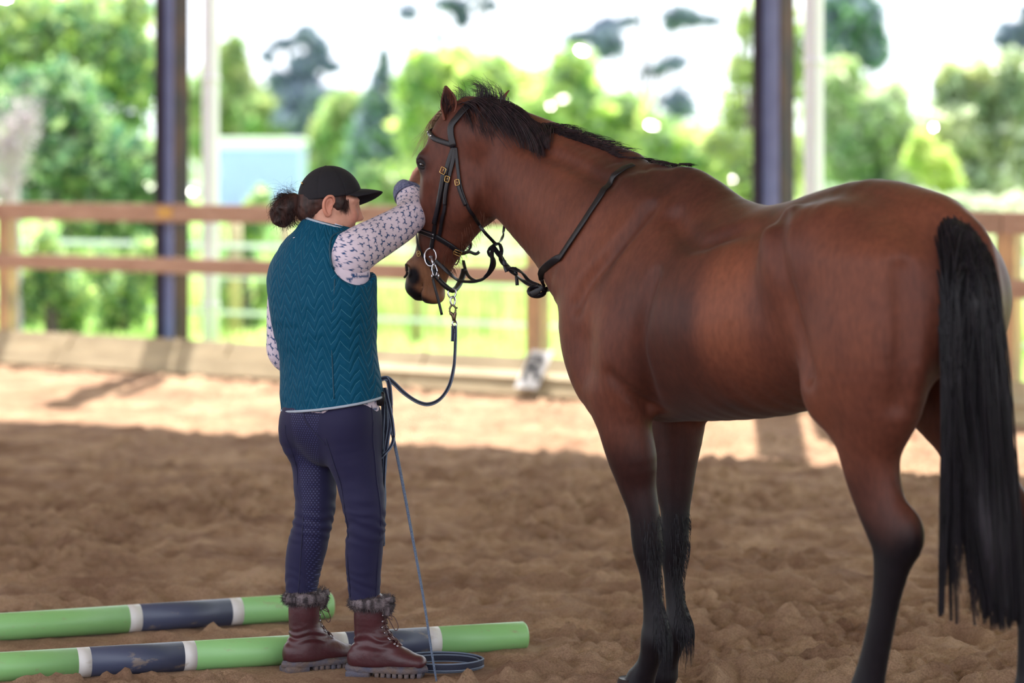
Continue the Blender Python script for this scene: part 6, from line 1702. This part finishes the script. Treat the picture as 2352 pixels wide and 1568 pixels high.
# ---- boots
M_boot = mat('burgundy_leather', srgb(72, 32, 38), .40, var=.3, scale=14, bump=.12, bscale=60, spec=.45)
M_sole = mat('rubber_sole', srgb(84, 84, 100), .8, scale=25, col2=srgb(110, 92, 82), bump=.4, bscale=120)
M_fur = hairmat('fur_trim', srgb(54, 46, 50), srgb(120, 108, 112), .7)
M_lace = mat('boot_lace', srgb(88, 60, 56), .7)
M_eyel = mat('eyelet_metal', srgb(180, 176, 184), .3, metal=.9)
def boot(heel, fdir, lab, seed):
    f_ = np.array([fdir[0], fdir[1], 0]); f_ /= np.linalg.norm(f_); s_ = np.array([f_[1], -f_[0], 0])
    heel = np.asarray(heel)
    def q(f, s, z): return heel + f_ * f + s_ * s + UP * z
    bv = Vol(heel + np.array([-.36, -.36, .0]), heel + np.array([.36, .36, .32]), .0042)
    bv.sweep([q(.038, 0, .058), q(.09, 0, .058), q(.15, 0, .052), q(.20, 0, .048), q(.232, 0, .045)], [.033, .036, .042, .042, .034], [.034, .036, .032, .026, .024], [.034, .036, .034, .03, .028], s_, k=.02, n=2.3)
    bv.sweep([q(.075, 0, .05), q(.078, 0, .10), q(.076, 0, .15), q(.076, 0, .19), q(.078, 0, .225)], [.040, .042, .044, .048, .050], [.052, .052, .050, .051, .052], [.052, .052, .050, .051, .052], s_, k=.03)
    bv.cone(q(.11, 0, .11), q(.18, 0, .06), .034, .030, k=.03)
    bv.halfspace(q(0, 0, .034), -UP, .004)
    V, F = bv.mesh(); V = bv.relax(V, F, 1)
    ff_ = (V - heel) @ f_; z_ = V[:, 2]
    V += grad(V, bv) * (np.exp(-((z_ - .115) / .022) ** 2) * np.sin(z_ * 260 + noise3(V, 20, seed) * 3) * .0022 + noise3(V, 25, seed) * .001)[:, None]
    o = link('boot', np_mesh(V, F), M_boot, woman); o['label'] = lab
    # sole with heel block and lugs
    out = []
    for a in np.linspace(0, 2 * math.pi, 44, endpoint=False):
        cx_ = .130 + .130 * math.cos(a); w_ = np.interp(cx_, [0, .04, .10, .19, .235, .262], [.020, .036, .035, .046, .040, .018]); out.append((cx_, w_ * math.copysign(min(1, abs(math.sin(a)) * 1.35), math.sin(a))))
    mb = MB(); zs = [(.040, 1.0), (.030, 1.04), (.018, 1.04), (.017, 1.0)]
    Vq = [q(.13 + (cx_ - .13) * k_, w_ * k_, z) for z, k_ in zs for cx_, w_ in out]
    n_ = 44; Fq = [(a * n_ + j, a * n_ + (j + 1) % n_, (a + 1) * n_ + (j + 1) % n_, (a + 1) * n_ + j) for a in range(3) for j in range(n_)] + [tuple(range(n_)), tuple(range(4 * n_ - 1, 3 * n_ - 1, -1))]
    mb.add(Vq, Fq)
    R3 = Matrix(((f_[0], s_[0], 0), (f_[1], s_[1], 0), (0, 0, 1)))
    mb.box(q(.042, 0, .010), (.078, .070, .022), R3, bev=.004)
    for k_ in range(8):
        fx = .105 + k_ * .0195; w_ = np.interp(fx, [.10, .19, .235, .262], [.066, .090, .078, .04])
        mb.box(q(fx, 0, .010), (.014, w_, .016), R3, bev=.002)
    mb.build('sole', M_sole, o)
    # tongue gap, eyelets, laces up the front
    fr_ = []
    for z in np.linspace(.20, .10, 6):
        for t in np.arange(.22, .02, -.002):
            if sdf(q(t, 0, z)[None], bv)[0] < 0: fr_.append((t, z)); break
    for t in (.150, .170): 
        for z in np.arange(.14, .03, -.002):
            if sdf(q(t, 0, z)[None], bv)[0] < 0: fr_.append((t, z)); break
    MB().tube(snap(catmull([q(t, .0, z) for t, z in fr_], 3), .001, 3, bv), .007, 8, .5, upref=tuple(f_)).build('tongue', M_boot, o)
    for t, z in fr_:
        for sg in (-1, 1):
            c = snap(q(t - .012, sg * .019, z)[None], .002, 5, bv)[0]; nn = grad(c[None], bv)[0]
            MB().tube([c, c + nn * .0022], [.0042, .003], 8).build('eyelet', M_eyel, o)
    mb = MB()
    for (t, z), (t2, z2) in zip(fr_[:-1], fr_[1:]):
        for sg in (-1, 1):
            a_, b_ = snap(np.array([q(t - .012, sg * .019, z), q(t2 - .012, -sg * .019, z2)]), .004, 5, bv)
            m_ = (a_ + b_) / 2 + f_ * .010 + UP * .002; mb.tube(catmull([a_, m_, b_], 4), .0014, 5)
    t, z = fr_[0]; kn = q(t + .008, .006, z - .004)
    mb.tube(catmull([kn, kn + f_ * .022 + UP * -.004, kn + f_ * .036 - UP * .034, kn + f_ * .026 - UP * .046, kn + f_ * .010 - UP * .020, kn], 5), .0016, 5)
    mb.tube(catmull([kn, kn + f_ * .012 + s_ * .012 + UP * .006, kn + f_ * .020 + s_ * .02 - UP * .010, kn + s_ * .01], 5), .0016, 5)
    mb.build('lace', M_lace, o)
    # fur cuff
    cf = q(.078, 0, .236)
    ring = [cf + f_ * math.cos(a) * .052 + s_ * math.sin(a) * .049 for a in np.linspace(.25, 2 * math.pi - .25, 30)]
    mb = MB().tube(ring, .020, 10); mb.tube(catmull([q(.128, .004, .205), q(.140, .012, .235), q(.138, .010, .252)], 4), .021, 10)
    fu = mb.build('fur_cuff', M_fur, o)
    gg = np.random.default_rng(seed); N = 5200
    a = gg.uniform(.2, 2 * math.pi - .2, N); b2_ = gg.uniform(0, 2 * math.pi, N)
    nr2 = (f_[None] * np.cos(a)[:, None] + s_[None] * np.sin(a)[:, None])
    n3 = nr2 * np.cos(b2_)[:, None] + UP * np.sin(b2_)[:, None]
    P0 = cf + f_ * (np.cos(a) * .052)[:, None] + s_ * (np.sin(a) * .049)[:, None] + n3 * .017
    k2 = N // 4; n4 = gg.normal(size=(k2, 3)); n4 /= np.linalg.norm(n4, axis=1)[:, None]
    tq = gg.random(k2)[:, None]; P0[:k2] = q(.131, .006, .212) * (1 - tq) + q(.139, .011, .250) * tq + n4 * .018; n3[:k2] = n4
    P3 = P0 + n3 * gg.uniform(.004, .011, N)[:, None] + gg.normal(size=(N, 3)) * .003 - UP * .002
    Vs_, Fs_ = strands(bez(P0, P0 + n3 * .003, (P0 + P3) / 2, P3, 3), gg.uniform(.0005, .0010, N))
    o2 = link('fur_strands', np_mesh(Vs_, Fs_), M_fur, fu, smooth=False); o2['kind'] = 'stuff'
hl = ground(650, 1545); hr = ground(796, 1551)
boot(hl, (.80, .50), 'burgundy leather lace-up boot with grey fur cuff, the one further from the horse', 3)
boot(hr, (.97, -.16), 'burgundy leather lace-up boot with grey fur cuff, the one nearer the horse', 4)
